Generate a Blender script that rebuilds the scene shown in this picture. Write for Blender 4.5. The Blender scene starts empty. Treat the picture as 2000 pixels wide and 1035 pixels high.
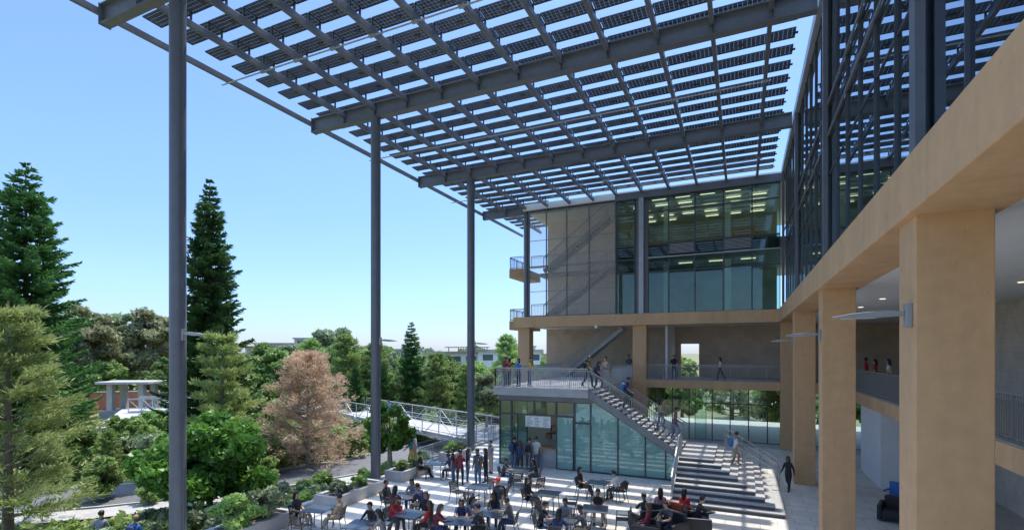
import bpy, math, random
import numpy as np
from mathutils import Vector, Matrix
random.seed(7); rng=np.random.default_rng(7)
scene=bpy.context.scene; COL=scene.collection
V=Vector
EYE=6.4
# ------------------------------------------------------------------ camera
YAW=math.radians(24.57)
cam=bpy.data.cameras.new("camera"); camo=bpy.data.objects.new("camera",cam); COL.objects.link(camo)
camo.location=(0,0,EYE); camo.rotation_euler=(math.pi/2,0,YAW)
cam.lens=17.71; cam.sensor_width=36; cam.shift_y=0.08525; cam.clip_end=5000; cam.clip_start=.05
scene.camera=camo
def spot(k,d,z=0.0):
    "survey point: k = tangent of the bearing off the view axis, d = distance along the axis"
    return V((d*(-math.sin(YAW)+math.cos(YAW)*k), d*(math.cos(YAW)+math.sin(YAW)*k), z))
# ------------------------------------------------------------------ light
SD=V((.08,.62,0)).normalized(); EL=math.radians(70)
sunv=V((SD.x*math.cos(EL),SD.y*math.cos(EL),math.sin(EL)))
sl=bpy.data.lights.new("sun",'SUN'); sl.energy=5.0; sl.angle=math.radians(.5); sl.color=(1,.95,.87)
so=bpy.data.objects.new("sun",sl); COL.objects.link(so); so.rotation_euler=(-sunv).to_track_quat('-Z','Y').to_euler()
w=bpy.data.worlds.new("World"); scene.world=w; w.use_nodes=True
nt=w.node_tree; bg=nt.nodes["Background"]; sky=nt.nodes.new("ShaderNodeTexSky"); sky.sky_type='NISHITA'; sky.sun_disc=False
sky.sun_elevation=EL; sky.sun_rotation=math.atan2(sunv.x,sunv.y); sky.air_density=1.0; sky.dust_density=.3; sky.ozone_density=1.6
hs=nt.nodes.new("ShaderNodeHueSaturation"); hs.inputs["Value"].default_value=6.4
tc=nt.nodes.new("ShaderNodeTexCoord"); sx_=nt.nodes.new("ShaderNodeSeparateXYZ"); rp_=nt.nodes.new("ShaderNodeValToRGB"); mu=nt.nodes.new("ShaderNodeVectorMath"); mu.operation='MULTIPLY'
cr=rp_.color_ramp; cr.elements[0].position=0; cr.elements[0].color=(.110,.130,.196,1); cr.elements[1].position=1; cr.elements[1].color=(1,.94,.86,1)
for p,c in ((.12,(.155,.182,.242)),(.32,(.192,.224,.264)),(.55,(.218,.243,.278)),(.68,(.28,.31,.34)),(.78,(.9,.88,.85))):  # upper stops boost the out-of-view zenith as added fill light
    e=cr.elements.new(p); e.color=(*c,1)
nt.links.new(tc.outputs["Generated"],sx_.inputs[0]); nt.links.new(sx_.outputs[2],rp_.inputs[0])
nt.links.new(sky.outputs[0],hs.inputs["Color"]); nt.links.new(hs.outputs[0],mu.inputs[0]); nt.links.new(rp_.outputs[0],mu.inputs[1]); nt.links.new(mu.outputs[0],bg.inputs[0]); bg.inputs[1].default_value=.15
scene.view_settings.view_transform='Standard'; scene.view_settings.look='None'; scene.view_settings.exposure=0
# ------------------------------------------------------------------ materials
def nn(m,t,**kw):
    n=m.node_tree.nodes.new(t)
    for k,v in kw.items(): setattr(n,k,v)
    return n
def mat(name,col,rough=.6,metal=0,noise=0,nscale=2.0,bump=0,bscale=20,streak=False,pits=0):
    m=bpy.data.materials.new(name); m.use_nodes=True; nt=m.node_tree; b=nt.nodes["Principled BSDF"]
    b.inputs["Roughness"].default_value=rough; b.inputs["Metallic"].default_value=metal
    b.inputs["Base Color"].default_value=(*col,1)
    if noise or bump:
        tc=nn(m,"ShaderNodeTexCoord"); mp=nn(m,"ShaderNodeMapping"); nt.links.new(tc.outputs["Object"],mp.inputs[0])
        if streak: mp.inputs["Scale"].default_value=(1,1,.12)
    if noise:
        n1=nn(m,"ShaderNodeTexNoise"); n1.inputs["Scale"].default_value=nscale; n1.inputs["Detail"].default_value=6; n1.inputs["Roughness"].default_value=.65
        nt.links.new(mp.outputs[0],n1.inputs[0])
        r=nn(m,"ShaderNodeMapRange"); r.inputs[1].default_value=.3; r.inputs[2].default_value=.7; r.inputs[3].default_value=1-noise; r.inputs[4].default_value=1+noise
        nt.links.new(n1.outputs[0],r.inputs[0]); fac=r.outputs[0]
        if pits:
            vo=nn(m,"ShaderNodeTexVoronoi"); vo.inputs["Scale"].default_value=11; nt.links.new(tc.outputs["Object"],vo.inputs[0])
            pr=nn(m,"ShaderNodeMapRange"); pr.inputs[1].default_value=.05; pr.inputs[2].default_value=.11; pr.inputs[3].default_value=pits; pr.inputs[4].default_value=1; nt.links.new(vo.outputs["Distance"],pr.inputs[0])
            n3=nn(m,"ShaderNodeTexNoise"); n3.inputs["Scale"].default_value=5; n3.inputs["Detail"].default_value=9; nt.links.new(tc.outputs["Object"],n3.inputs[0])
            r3=nn(m,"ShaderNodeMapRange"); r3.inputs[1].default_value=.3; r3.inputs[2].default_value=.7; r3.inputs[3].default_value=.94; r3.inputs[4].default_value=1.06; nt.links.new(n3.outputs[0],r3.inputs[0])
            m1=nn(m,"ShaderNodeMath",operation='MULTIPLY'); nt.links.new(fac,m1.inputs[0]); nt.links.new(pr.outputs[0],m1.inputs[1])
            m2=nn(m,"ShaderNodeMath",operation='MULTIPLY'); nt.links.new(m1.outputs[0],m2.inputs[0]); nt.links.new(r3.outputs[0],m2.inputs[1]); fac=m2.outputs[0]
        x=nn(m,"ShaderNodeVectorMath",operation='SCALE'); x.inputs[0].default_value=col; nt.links.new(fac,x.inputs["Scale"])
        nt.links.new(x.outputs[0],b.inputs["Base Color"])
    if bump:
        n2=nn(m,"ShaderNodeTexNoise"); n2.inputs["Scale"].default_value=bscale; n2.inputs["Detail"].default_value=4
        nt.links.new(tc.outputs["Object"],n2.inputs[0]); bp=nn(m,"ShaderNodeBump"); bp.inputs["Strength"].default_value=bump; bp.inputs["Distance"].default_value=.02
        nt.links.new(n2.outputs[0],bp.inputs["Height"]); nt.links.new(bp.outputs[0],b.inputs["Normal"])
    return m
def glassmat(name,tint,refl,base=.15,rough=0.0,milk=0,milkcol=(.5,.6,.58)):
    m=bpy.data.materials.new(name); m.use_nodes=True; nt=m.node_tree; nt.nodes.clear()
    o=nn(m,"ShaderNodeOutputMaterial"); t=nn(m,"ShaderNodeBsdfTransparent"); t.inputs[0].default_value=(*tint,1)
    g=nn(m,"ShaderNodeBsdfGlossy"); g.inputs[0].default_value=(*refl,1); g.inputs[1].default_value=rough
    f=nn(m,"ShaderNodeFresnel"); f.inputs[0].default_value=1.5
    r=nn(m,"ShaderNodeMapRange"); r.inputs[3].default_value=base; r.inputs[4].default_value=1
    nt.links.new(f.outputs[0],r.inputs[0])
    mx=nn(m,"ShaderNodeMixShader"); nt.links.new(r.outputs[0],mx.inputs[0])
    src=t
    if milk:
        d=nn(m,"ShaderNodeBsdfDiffuse"); d.inputs[0].default_value=(*milkcol,1)
        m2=nn(m,"ShaderNodeMixShader"); m2.inputs[0].default_value=milk; nt.links.new(t.outputs[0],m2.inputs[1]); nt.links.new(d.outputs[0],m2.inputs[2]); src=m2
    nt.links.new(src.outputs[0],mx.inputs[1]); nt.links.new(g.outputs[0],mx.inputs[2]); nt.links.new(mx.outputs[0],o.inputs[0])
    return m
def emis(name,col,s):
    m=bpy.data.materials.new(name); m.use_nodes=True; b=m.node_tree.nodes["Principled BSDF"]
    b.inputs["Emission Color"].default_value=(*col,1); b.inputs["Emission Strength"].default_value=s; b.inputs["Base Color"].default_value=(.6,.6,.6,1); return m
def leafmat(name,c1,c2,trans=.25,rough=.55,hue=.012):
    m=bpy.data.materials.new(name); m.use_nodes=True; nt=m.node_tree; b=nt.nodes["Principled BSDF"]; o=nt.nodes["Material Output"]
    b.inputs["Roughness"].default_value=rough
    g=nn(m,"ShaderNodeNewGeometry"); oi=nn(m,"ShaderNodeObjectInfo"); tc=nn(m,"ShaderNodeTexCoord")
    n=nn(m,"ShaderNodeTexNoise"); n.inputs["Scale"].default_value=.9; n.inputs["Detail"].default_value=3; nt.links.new(tc.outputs["Object"],n.inputs[0])
    a=nn(m,"ShaderNodeMath",operation='MULTIPLY_ADD'); a.inputs[1].default_value=.45; nt.links.new(g.outputs["Random Per Island"],a.inputs[0])
    s=nn(m,"ShaderNodeMath",operation='MULTIPLY_ADD'); s.inputs[1].default_value=1.6; s.inputs[2].default_value=-.6; nt.links.new(n.outputs[0],s.inputs[0]); nt.links.new(s.outputs[0],a.inputs[2])
    mx=nn(m,"ShaderNodeMix",data_type='RGBA'); mx.inputs["A"].default_value=(*c1,1); mx.inputs["B"].default_value=(*c2,1); nt.links.new(a.outputs[0],mx.inputs["Factor"])
    hs=nn(m,"ShaderNodeHueSaturation"); nt.links.new(mx.outputs["Result"],hs.inputs["Color"])
    r=nn(m,"ShaderNodeMapRange"); r.inputs[3].default_value=.8; r.inputs[4].default_value=1.3; nt.links.new(oi.outputs["Random"],r.inputs[0]); nt.links.new(r.outputs[0],hs.inputs["Value"])
    r2=nn(m,"ShaderNodeMapRange"); r2.inputs[3].default_value=.5-hue; r2.inputs[4].default_value=.5+hue*.5; nt.links.new(oi.outputs["Random"],r2.inputs[0]); nt.links.new(r2.outputs[0],hs.inputs["Hue"])
    nt.links.new(hs.outputs[0],b.inputs["Base Color"])
    t=nn(m,"ShaderNodeBsdfTranslucent"); nt.links.new(hs.outputs[0],t.inputs[0])
    ms=nn(m,"ShaderNodeMixShader"); ms.inputs[0].default_value=trans; nt.links.new(b.outputs[0],ms.inputs[1]); nt.links.new(t.outputs[0],ms.inputs[2]); nt.links.new(ms.outputs[0],o.inputs[0])
    return m
def brickmat(name,c1,c2,mortar,bw,bh,ms=.01,rough=.7,axis='XY',noise=.12,off=.5):
    m=bpy.data.materials.new(name); m.use_nodes=True; nt=m.node_tree; b=nt.nodes["Principled BSDF"]; b.inputs["Roughness"].default_value=rough
    tc=nn(m,"ShaderNodeTexCoord"); sp=nn(m,"ShaderNodeSeparateXYZ"); cb=nn(m,"ShaderNodeCombineXYZ"); nt.links.new(tc.outputs["Object"],sp.inputs[0])
    nt.links.new(sp.outputs[axis[0]],cb.inputs[0]); nt.links.new(sp.outputs[axis[1]],cb.inputs[1])
    br=nn(m,"ShaderNodeTexBrick"); br.inputs["Scale"].default_value=1; br.inputs["Brick Width"].default_value=bw; br.inputs["Row Height"].default_value=bh; br.inputs["Mortar Size"].default_value=ms
    br.offset=off
    br.inputs["Color1"].default_value=(*c1,1); br.inputs["Color2"].default_value=(*c2,1); br.inputs["Mortar"].default_value=(*mortar,1); nt.links.new(cb.outputs[0],br.inputs[0])
    n1=nn(m,"ShaderNodeTexNoise"); n1.inputs["Scale"].default_value=1.3; n1.inputs["Detail"].default_value=7; nt.links.new(tc.outputs["Object"],n1.inputs[0])
    r=nn(m,"ShaderNodeMapRange"); r.inputs[1].default_value=.3; r.inputs[2].default_value=.7; r.inputs[3].default_value=1-noise; r.inputs[4].default_value=1+noise; nt.links.new(n1.outputs[0],r.inputs[0])
    x=nn(m,"ShaderNodeVectorMath",operation='SCALE'); nt.links.new(br.outputs[0],x.inputs[0]); nt.links.new(r.outputs[0],x.inputs["Scale"]); nt.links.new(x.outputs[0],b.inputs["Base Color"])
    return m
def pvmat():
    m=bpy.data.materials.new("solar cells"); m.use_nodes=True; nt=m.node_tree; b=nt.nodes["Principled BSDF"]; o=nt.nodes["Material Output"]
    b.inputs["Base Color"].default_value=(.062,.062,.066,1); b.inputs["Roughness"].default_value=.4
    tc=nn(m,"ShaderNodeTexCoord"); sp=nn(m,"ShaderNodeSeparateXYZ"); nt.links.new(tc.outputs["Object"],sp.inputs[0])
    def gap(sock,w_,off=0):
        ad=nn(m,"ShaderNodeMath",operation='ADD'); ad.inputs[1].default_value=off; nt.links.new(sock,ad.inputs[0])
        d=nn(m,"ShaderNodeMath",operation='DIVIDE'); d.inputs[1].default_value=.158; nt.links.new(ad.outputs[0],d.inputs[0])
        fr=nn(m,"ShaderNodeMath",operation='FRACT'); nt.links.new(d.outputs[0],fr.inputs[0])
        l=nn(m,"ShaderNodeMath",operation='LESS_THAN'); l.inputs[1].default_value=w_; nt.links.new(fr.outputs[0],l.inputs[0]); return l
    a=gap(sp.outputs[0],.10); c=gap(sp.outputs[1],.13,.087); mx=nn(m,"ShaderNodeMath",operation='MAXIMUM'); nt.links.new(a.outputs[0],mx.inputs[0]); nt.links.new(c.outputs[0],mx.inputs[1])
    mr=nn(m,"ShaderNodeMapRange"); mr.inputs[3].default_value=.04; mr.inputs[4].default_value=.55; nt.links.new(mx.outputs[0],mr.inputs[0])
    t=nn(m,"ShaderNodeBsdfTransparent"); t.inputs[0].default_value=(.92,.93,.95,1)
    ms=nn(m,"ShaderNodeMixShader"); nt.links.new(mr.outputs[0],ms.inputs[0]); nt.links.new(b.outputs[0],ms.inputs[1]); nt.links.new(t.outputs[0],ms.inputs[2]); nt.links.new(ms.outputs[0],o.inputs[0])
    return m
M=dict(
 steel=mat("painted blue grey steel",(.165,.17,.185),.42,.1,.10,3,.03,60),
 colsteel=mat("painted dark steel",(.14,.145,.165),.36,.15,.10,3,.03,60),
 steell=mat("light grey steel",(.40,.41,.43),.4,.3,.08,3),
 dark=mat("dark mullion",(.07,.075,.085),.4,.2),
 conc=mat("tan concrete",(.63,.385,.20),.8,0,.12,.9,.15,14,True,.72),
 gconc=mat("grey concrete",(.44,.43,.415),.8,0,.12,1.5,.12,18),
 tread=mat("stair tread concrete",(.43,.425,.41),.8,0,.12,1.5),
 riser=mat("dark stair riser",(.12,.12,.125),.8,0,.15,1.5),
 dconc=mat("dark grey concrete",(.25,.25,.25),.8,0,.15,1.5),
 white=mat("white soffit",(.88,.87,.84),.8,0,.03,1),
 block=brickmat("beige block wall",(.72,.64,.54),(.68,.60,.50),(.54,.48,.41),.4,.2,.006,axis='YZ'),
 blockx=brickmat("brown block wall",(.60,.46,.34),(.55,.42,.31),(.44,.34,.26),.4,.2,.006,axis='XZ'),
 pave=brickmat("terrace paving",(.66,.62,.55),(.60,.56,.49),(.35,.32,.28),1.2,.6,.012,.6),
 asph=mat("asphalt",(.15,.15,.15),.9,0,.2,2,.2,60),
 walk=brickmat("sidewalk concrete",(.45,.43,.40),(.42,.40,.37),(.25,.24,.22),1.5,1.5,.01,.8,off=0),
 glass=glassmat("curtain wall glass",(.30,.42,.42),(.82,.90,.97),.42),
 glassb=glassmat("green tinted window glass",(.46,.70,.61),(.70,.90,.85),.05),
 glassc=glassmat("clear glass",(.70,.86,.80),(.85,.95,.9),.06),
 glassg=glassmat("green cafe glass",(.28,.50,.45),(.8,.95,.9),.08,.01,.55,(.42,.74,.66)),
 spand=glassmat("spandrel glass",(.18,.28,.25),(.75,.88,.88),.08),
 mesh=glassmat("woven metal screen",(.97,.95,.92),(.5,.47,.43),.0,.5,.26,(.85,.78,.69)),
 lite=emis("ceiling light strip",(1,.80,.54),1.8),
 inner=mat("interior wall",(.46,.43,.37),.8,0,.25,.6),
 innerf=mat("interior floor",(.36,.35,.33),.7),
 wood=mat("warm wood",(.42,.24,.12),.5,0,.2,3),
 gal=mat("galvanised steel",(.40,.41,.42),.4,.4,.08,5),
 rail=mat("railing steel",(.27,.28,.29),.4,.4),
 bridge=mat("bridge white steel",(.50,.52,.52),.5,.1,.06,3),
 bark=mat("bark",(.20,.15,.11),.9,0,.3,6,.4,20), barkg=mat("pale bark",(.38,.33,.27),.9,0,.3,6,.4,20),
 tabl=mat("slate table",(.07,.09,.11),.35,.2), chair=mat("dark chair metal",(.075,.07,.065),.45,.4),
 lamp=mat("lamp grey",(.33,.34,.35),.4,.3), lens=mat("lamp lens",(.7,.7,.68),.3),
 orange=mat("orange fabric",(.50,.09,.03),.8), black=mat("black",(.025,.025,.028),.5), blue=mat("blue paint",(.03,.16,.45),.4),
 wht=mat("white paint",(.80,.80,.80),.6,0,.05,2), red=mat("brick red wall",(.42,.16,.09),.8,0,.2,2), tan=mat("tan stucco",(.66,.55,.44),.8,0,.1,1),
 paper=mat("menu paper",(.8,.8,.76),.7), ink=mat("menu ink",(.05,.05,.06),.6), dwin=mat("distant window",(.10,.14,.16),.2),
)
M["pv"]=pvmat()
L=dict(
 arau=leafmat("araucaria foliage",(.045,.14,.042),(.17,.33,.09),.35),
 pine=leafmat("pine needles",(.20,.30,.08),(.55,.60,.22),.35),
 dry=leafmat("dry foliage",(.60,.40,.25),(.90,.70,.50),.3,.8,.0),
 broad=leafmat("glossy leaves",(.055,.15,.025),(.21,.36,.06),.4,.4),
 mid=leafmat("mid green leaves",(.12,.23,.055),(.34,.46,.14),.4,.5),
 bright=leafmat("fresh leaves",(.18,.31,.08),(.46,.56,.19),.4),
 euc=leafmat("eucalyptus leaves",(.21,.23,.10),(.47,.44,.23),.3),
 olive=leafmat("grey green leaves",(.17,.24,.12),(.40,.45,.25),.3),
)
# ------------------------------------------------------------------ mesh builder
def props(o,label=None,category=None,group=None,kind=None):
    if label:o["label"]=label
    if category:o["category"]=category
    if group:o["group"]=group
    if kind:o["kind"]=kind
    return o
class MB:
    def __init__(s): s.v=[];s.f=[];s.m=[];s.sm=[]
    def add(s,vs,fs,mi=0,smooth=False):
        b=len(s.v); s.v+= [tuple(p) for p in vs]
        for f in fs: s.f.append(tuple(i+b for i in f)); s.m.append(mi); s.sm.append(smooth)
        return s
    def box(s,x0,x1,y0,y1,z0,z1,mi=0):
        return s.add([(x0,y0,z0),(x1,y0,z0),(x1,y1,z0),(x0,y1,z0),(x0,y0,z1),(x1,y0,z1),(x1,y1,z1),(x0,y1,z1)],
          [(0,3,2,1),(4,5,6,7),(0,1,5,4),(1,2,6,5),(2,3,7,6),(3,0,4,7)],mi)
    def bar(s,p0,p1,w,h,mi=0):
        p0=V(p0);p1=V(p1);d=(p1-p0).normalized(); up=V((0,0,1)) if abs(d.z)<.95 else V((0,1,0))
        a=d.cross(up).normalized(); b=a.cross(d).normalized(); a*=w/2;b*=h/2
        vs=[p0-a-b,p0+a-b,p0+a+b,p0-a+b,p1-a-b,p1+a-b,p1+a+b,p1-a+b]
        return s.add(vs,[(0,1,2,3),(7,6,5,4),(0,4,5,1),(1,5,6,2),(2,6,7,3),(3,7,4,0)],mi)
    def tube(s,p0,p1,r0,r1=None,n=8,mi=0,smooth=True):
        if r1 is None:r1=r0
        p0=V(p0);p1=V(p1);d=(p1-p0).normalized(); up=V((0,0,1)) if abs(d.z)<.9 else V((1,0,0))
        a=d.cross(up).normalized(); b=a.cross(d).normalized(); vs=[]
        for p,r in((p0,r0),(p1,r1)):
            for i in range(n):
                t=2*math.pi*i/n; vs.append(p+a*r*math.cos(t)+b*r*math.sin(t))
        fs=[(i,n+i,n+(i+1)%n,(i+1)%n) for i in range(n)]
        s.add(vs,fs,mi,smooth); s.add(vs[:n],[tuple(range(n))],mi); s.add(vs[n:],[tuple(reversed(range(n)))],mi); return s
    def poly(s,pts,y0,y1,mi=0):
        n=len(pts); vs=[(x,y0,z) for x,z in pts]+[(x,y1,z) for x,z in pts]
        return s.add(vs,[tuple(range(n)),tuple(reversed(range(n,2*n)))]+[(i,n+i,n+(i+1)%n,(i+1)%n) for i in range(n)],mi)
    def ball(s,c,r,mi=0,nu=10,nv=7):
        c=V(c); vs=[];fs=[]
        for j in range(nv+1):
            ph=math.pi*j/nv
            for i in range(nu):
                t=2*math.pi*i/nu; vs.append(c+V((r[0]*math.sin(ph)*math.cos(t),r[1]*math.sin(ph)*math.sin(t),r[2]*math.cos(ph))))
        for j in range(nv):
            for i in range(nu): fs.append((j*nu+i,(j+1)*nu+i,(j+1)*nu+(i+1)%nu,j*nu+(i+1)%nu))
        return s.add(vs,fs,mi,True)
    def mesh(s,name,mats,base=(0,0,0)):
        me=bpy.data.meshes.new(name); bx=V(base); me.from_pydata([tuple(V(p)-bx) for p in s.v],[],s.f)
        for m in mats: me.materials.append(m)
        me.polygons.foreach_set("material_index",s.m); me.polygons.foreach_set("use_smooth",s.sm); me.update(); return me
    def bake(s,name,mats,parent=None,base=(0,0,0),bevel=0,**kw):
        if not isinstance(mats,(list,tuple)): mats=[mats]
        o=bpy.data.objects.new(name,s.mesh(name,mats,base)); COL.objects.link(o)
        if parent is not None: o.parent=parent
        else: o.location=base
        if bevel:
            b=o.modifiers.new("bevel",'BEVEL'); b.width=bevel; b.segments=2; b.limit_method='ANGLE'
        return props(o,**kw)
def thing(name,loc,label,category,group=None):
    e=bpy.data.objects.new(name,None); COL.objects.link(e); e.location=loc; e.empty_display_size=.3
    return props(e,label,category,group)
KIDS={}
def clone(root,loc,rz=0,sc=1,label=None,group=None,scz=None):
    if root.name not in KIDS: KIDS[root.name]=list(root.children_recursive)
    kids=KIDS[root.name]; mp={root:root.copy()}; COL.objects.link(mp[root])
    for c in kids:
        n=c.copy(); COL.objects.link(n); mp[c]=n
    for c in kids: mp[c].parent=mp[c.parent]
    n=mp[root]; n.location=loc; n.rotation_euler=(0,0,rz); n.scale=(sc,sc,scz or sc)
    if label:n["label"]=label
    if group:n["group"]=group
    return n
def railing(mb,p0,p1,h=1.07,sp=.13,bar=.016,top=.05):
    p0=V(p0);p1=V(p1);Ln=(p1-p0).length;n=max(1,int(Ln/sp))
    mb.bar(p0+V((0,0,h)),p1+V((0,0,h)),top,top); mb.bar(p0+V((0,0,.1)),p1+V((0,0,.1)),.03,.03)
    mb.bar(p0+V((0,0,h-.12)),p1+V((0,0,h-.12)),.025,.025)
    for i in range(n+1):
        q=p0.lerp(p1,i/n); t=bar if i%10 else .045
        mb.bar(q+V((0,0,0.02)),q+V((0,0,h-.02)),t,t)
    return mb
# ------------------------------------------------------------------ ground
BASE=-1.5
g=MB(); g.add([(-3000,-3000,BASE),(3000,-3000,BASE),(3000,3000,BASE),(-3000,3000,BASE)],[(0,1,2,3)])
gm=mat("dry grass and mulch",(.20,.19,.09),.95,0,.5,.12,.3,4)
g.bake("ground",gm,kind="structure",label="dry grass and mulch ground around the plaza")
def strip(name,pts,wd,z,m,label):
    mb=MB(); vs=[];fs=[]
    P=[V((*p,0)) for p in pts]
    for i,p in enumerate(P):
        d=(P[min(i+1,len(P)-1)]-P[max(i-1,0)]).normalized(); nrm=V((-d.y,d.x,0))
        vs+= [p+nrm*wd/2+V((0,0,z)),p-nrm*wd/2+V((0,0,z))]
    for i in range(len(P)-1): fs.append((2*i+1,2*i+3,2*i+2,2*i))
    mb.add(vs,fs); return mb.bake(name,m,kind="structure",label=label)
road=[(-75,-22),(-52,-2),(-39,9),(-31.3,16.2),(-26.5,22),(-24,28),(-23,36),(-23.5,50),(-28,70),(-40,110)]
strip("road",road,4.6,BASE+.004,M["asph"],"narrow asphalt campus service road")
def offset(pts,o):
    P=[V((*p,0)) for p in pts]; out=[]
    for i,p in enumerate(P):
        d=(P[min(i+1,len(P)-1)]-P[max(i-1,0)]).normalized(); out.append((p.x-d.y*o,p.y+d.x*o))
    return out
def kerb(pts,name,label):
    mb=MB(); P=[V((*p,BASE+.06)) for p in pts]
    for a,b in zip(P,P[1:]): mb.bar(a,b,.15,.14)
    mb.bake(name,M["gconc"],kind="structure",label=label)
kerb(offset(road,2.4),"kerb","concrete kerb along the service road"); kerb(offset(road,-2.4),"kerb","concrete kerb along the service road")
strip("sidewalk",offset(road,-3.6),1.8,BASE+.10,M["walk"],"pale concrete sidewalk beside the road")
strip("path",[(-28,6),(-24,10),(-20.6,14),(-19.3,20),(-18.6,27),(-18.2,34)],1.6,BASE+.008,M["walk"],"pale concrete footpath below the terrace")
t=MB(); t.box(-16.45,14,-4,37.6,-1.6,0); t.bake("terrace",M["pave"],kind="structure",label="pale paved plaza terrace")
t=MB(); t.box(-18.5,14,37.603,52,-1.6,-.004); t.bake("pavement",M["gconc"],kind="structure",label="shaded floor under the back wing")
# ------------------------------------------------------------------ solar canopy
S=9.44; CY=[.63,10.07,19.51,28.95,38.39]; XL=-16.2
can=thing("solar_canopy",(XL,19.51,0),"tall steel canopy with rows of solar panels over the plaza","solar canopy")
B0=(XL,19.51,0)
for i,y in enumerate(CY):
    mb=MB()
    mb.tube((XL,y,-.7),(XL,y,17.75),.235,n=24); mb.box(XL-.3,XL+.3,y-.3,y+.3,0,.05)
    mb.box(XL-.27,XL+.27,y-.03,y+.03,.05,17.73)
    mb.bake("column",M["colsteel"],can,B0)
    mb=MB(); x1=2.28
    mb.box(-20.2,x1,y-.02,y+.02,17.79,18.41); mb.box(-20.2,x1,y-.17,y+.17,17.75,17.79); mb.box(-20.2,x1,y-.17,y+.17,18.41,18.45)
    x=-18.1
    while x<2:
        mb.box(x-.012,x+.012,y-.165,y+.165,17.79,18.41); x+=1.9
    mb.box(-20.24,-20.2,y-.19,y+.19,17.73,18.47)
    mb.bake("beam",M["steel"],can,B0)
rx=[-18.1+1.9*i for i in range(11)]
for x in rx:
    mb=MB(); y1=38.2 if x>-16.5 else 46.5
    mb.box(x-.075,x+.075,-2,y1,18.1,18.34); mb.bake("rafter",M["steel"],can,B0,bevel=.012)
mb=MB(); mb.bar((-20.3,-3,18.2),(-20.3,47,18.2),.16,.2); mb.bake("edge_beam",M["steel"],can,B0)
for y in (5.3,14.7,24.2,33.7):
    mb=MB(); mb.tube((-20.6,y,18.02),(1.1,y,18.02),.03,n=6)
    for x in rx: mb.box(x-.1,x+.1,y-.06,y+.06,17.98,18.08)
    mb.bake("tie_rod",M["steell"],can,B0)
def rowmesh(xa,xb,nm):
    mb=MB(); tl=math.radians(-1); W=.66; x=xa
    cy,sy=math.cos(tl),math.sin(tl)
    def P(x,u,wz): return (x,u*cy-wz*sy,u*sy+wz*cy)
    def slab(x0,x1,u0,u1,w0,w1,mi): 
        vs=[P(x0,u0,w0),P(x1,u0,w0),P(x1,u1,w0),P(x0,u1,w0),P(x0,u0,w1),P(x1,u0,w1),P(x1,u1,w1),P(x0,u1,w1)]
        mb.add(vs,[(0,3,2,1),(4,5,6,7),(0,1,5,4),(1,2,6,5),(2,3,7,6),(3,0,4,7)],mi)
    while x<xb-.5:
        a=x+.03;b=min(x+1.87,xb)
        slab(a,b,-W/2,W/2,0,.008,0)
        slab(a,b,-W/2-.012,-W/2,-.02,.02,1); slab(a,b,W/2,W/2+.012,-.02,.02,1)
        slab(a-.012,a,-W/2,W/2,-.02,.02,1); slab(b,b+.012,-W/2,W/2,-.02,.02,1)
        slab(x+.85,x+1.05,-.06,.06,-.035,-.002,1)
        x+=1.9
    for r in rx:
        if xa-.2<r<xb+.2:
            mb.box(r-.03,r+.03,-W/2+.02,-W/2+.08,-.34,-.0,1); mb.box(r-.03,r+.03,W/2-.12,W/2-.06,-.34,-.02,1)
    return mb.mesh(nm,[M["pv"],M["dark"]])
rm=rowmesh(-20.0,1.85,"solar_panel_row"); rs=rowmesh(-20.0,-14.4,"solar_panel_row_short")
y=-1.5
while y<46.3:
    me=rm if y<37.6 else rs
    o=bpy.data.objects.new("solar_panel_row",me); COL.objects.link(o); o.parent=can; o.location=(0-B0[0],y-B0[1],18.67); o.rotation_euler=(math.radians(random.uniform(-.4,.4)),0,0)
    y+=S/8
# ------------------------------------------------------------------ campus building
BB=(2.7,37.9,0)
bld=thing("campus_building",BB,"four storey tan concrete and glass campus building wrapping the plaza","building")
def part(mb,name,m,bevel=0,par=None,**kw): return mb.bake(name,m,par or bld,BB,bevel,**kw)
for y in (0.13,9.57,19.01,28.45,37.95):
    part(MB().box(2.3,3.2,y-.42,y+.42,0,8.42),"column",M["conc"],.02)
for x in (-16.2,-6.9):
    part(MB().box(x-.5,x+.5,37.7,38.6,0,8.42),"column",M["conc"],.02)
part(MB().box(2.18,3.35,-4,37.45,8.4,9.25),"beam",M["conc"],.02)
part(MB().box(-17.0,3.35,37.453,38.7,8.4,9.25),"beam",M["conc"],.02)
part(MB().box(2.35,2.7,-4,37.8,18.15,18.6),"roof_edge",M["steell"],.01)
part(MB().box(-8.7,2.6,37.62,38.0,17.75,18.25),"roof_edge",M["steel"],.01)
part(MB().box(2.72,13,-4,37.6,18.2,18.45),"roof",M["white"])
part(MB().box(-16.4,13,38.1,52,18.0,18.5),"roof",M["white"])
mod=S/6; y0=.13-mod*2
gp={}
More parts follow.
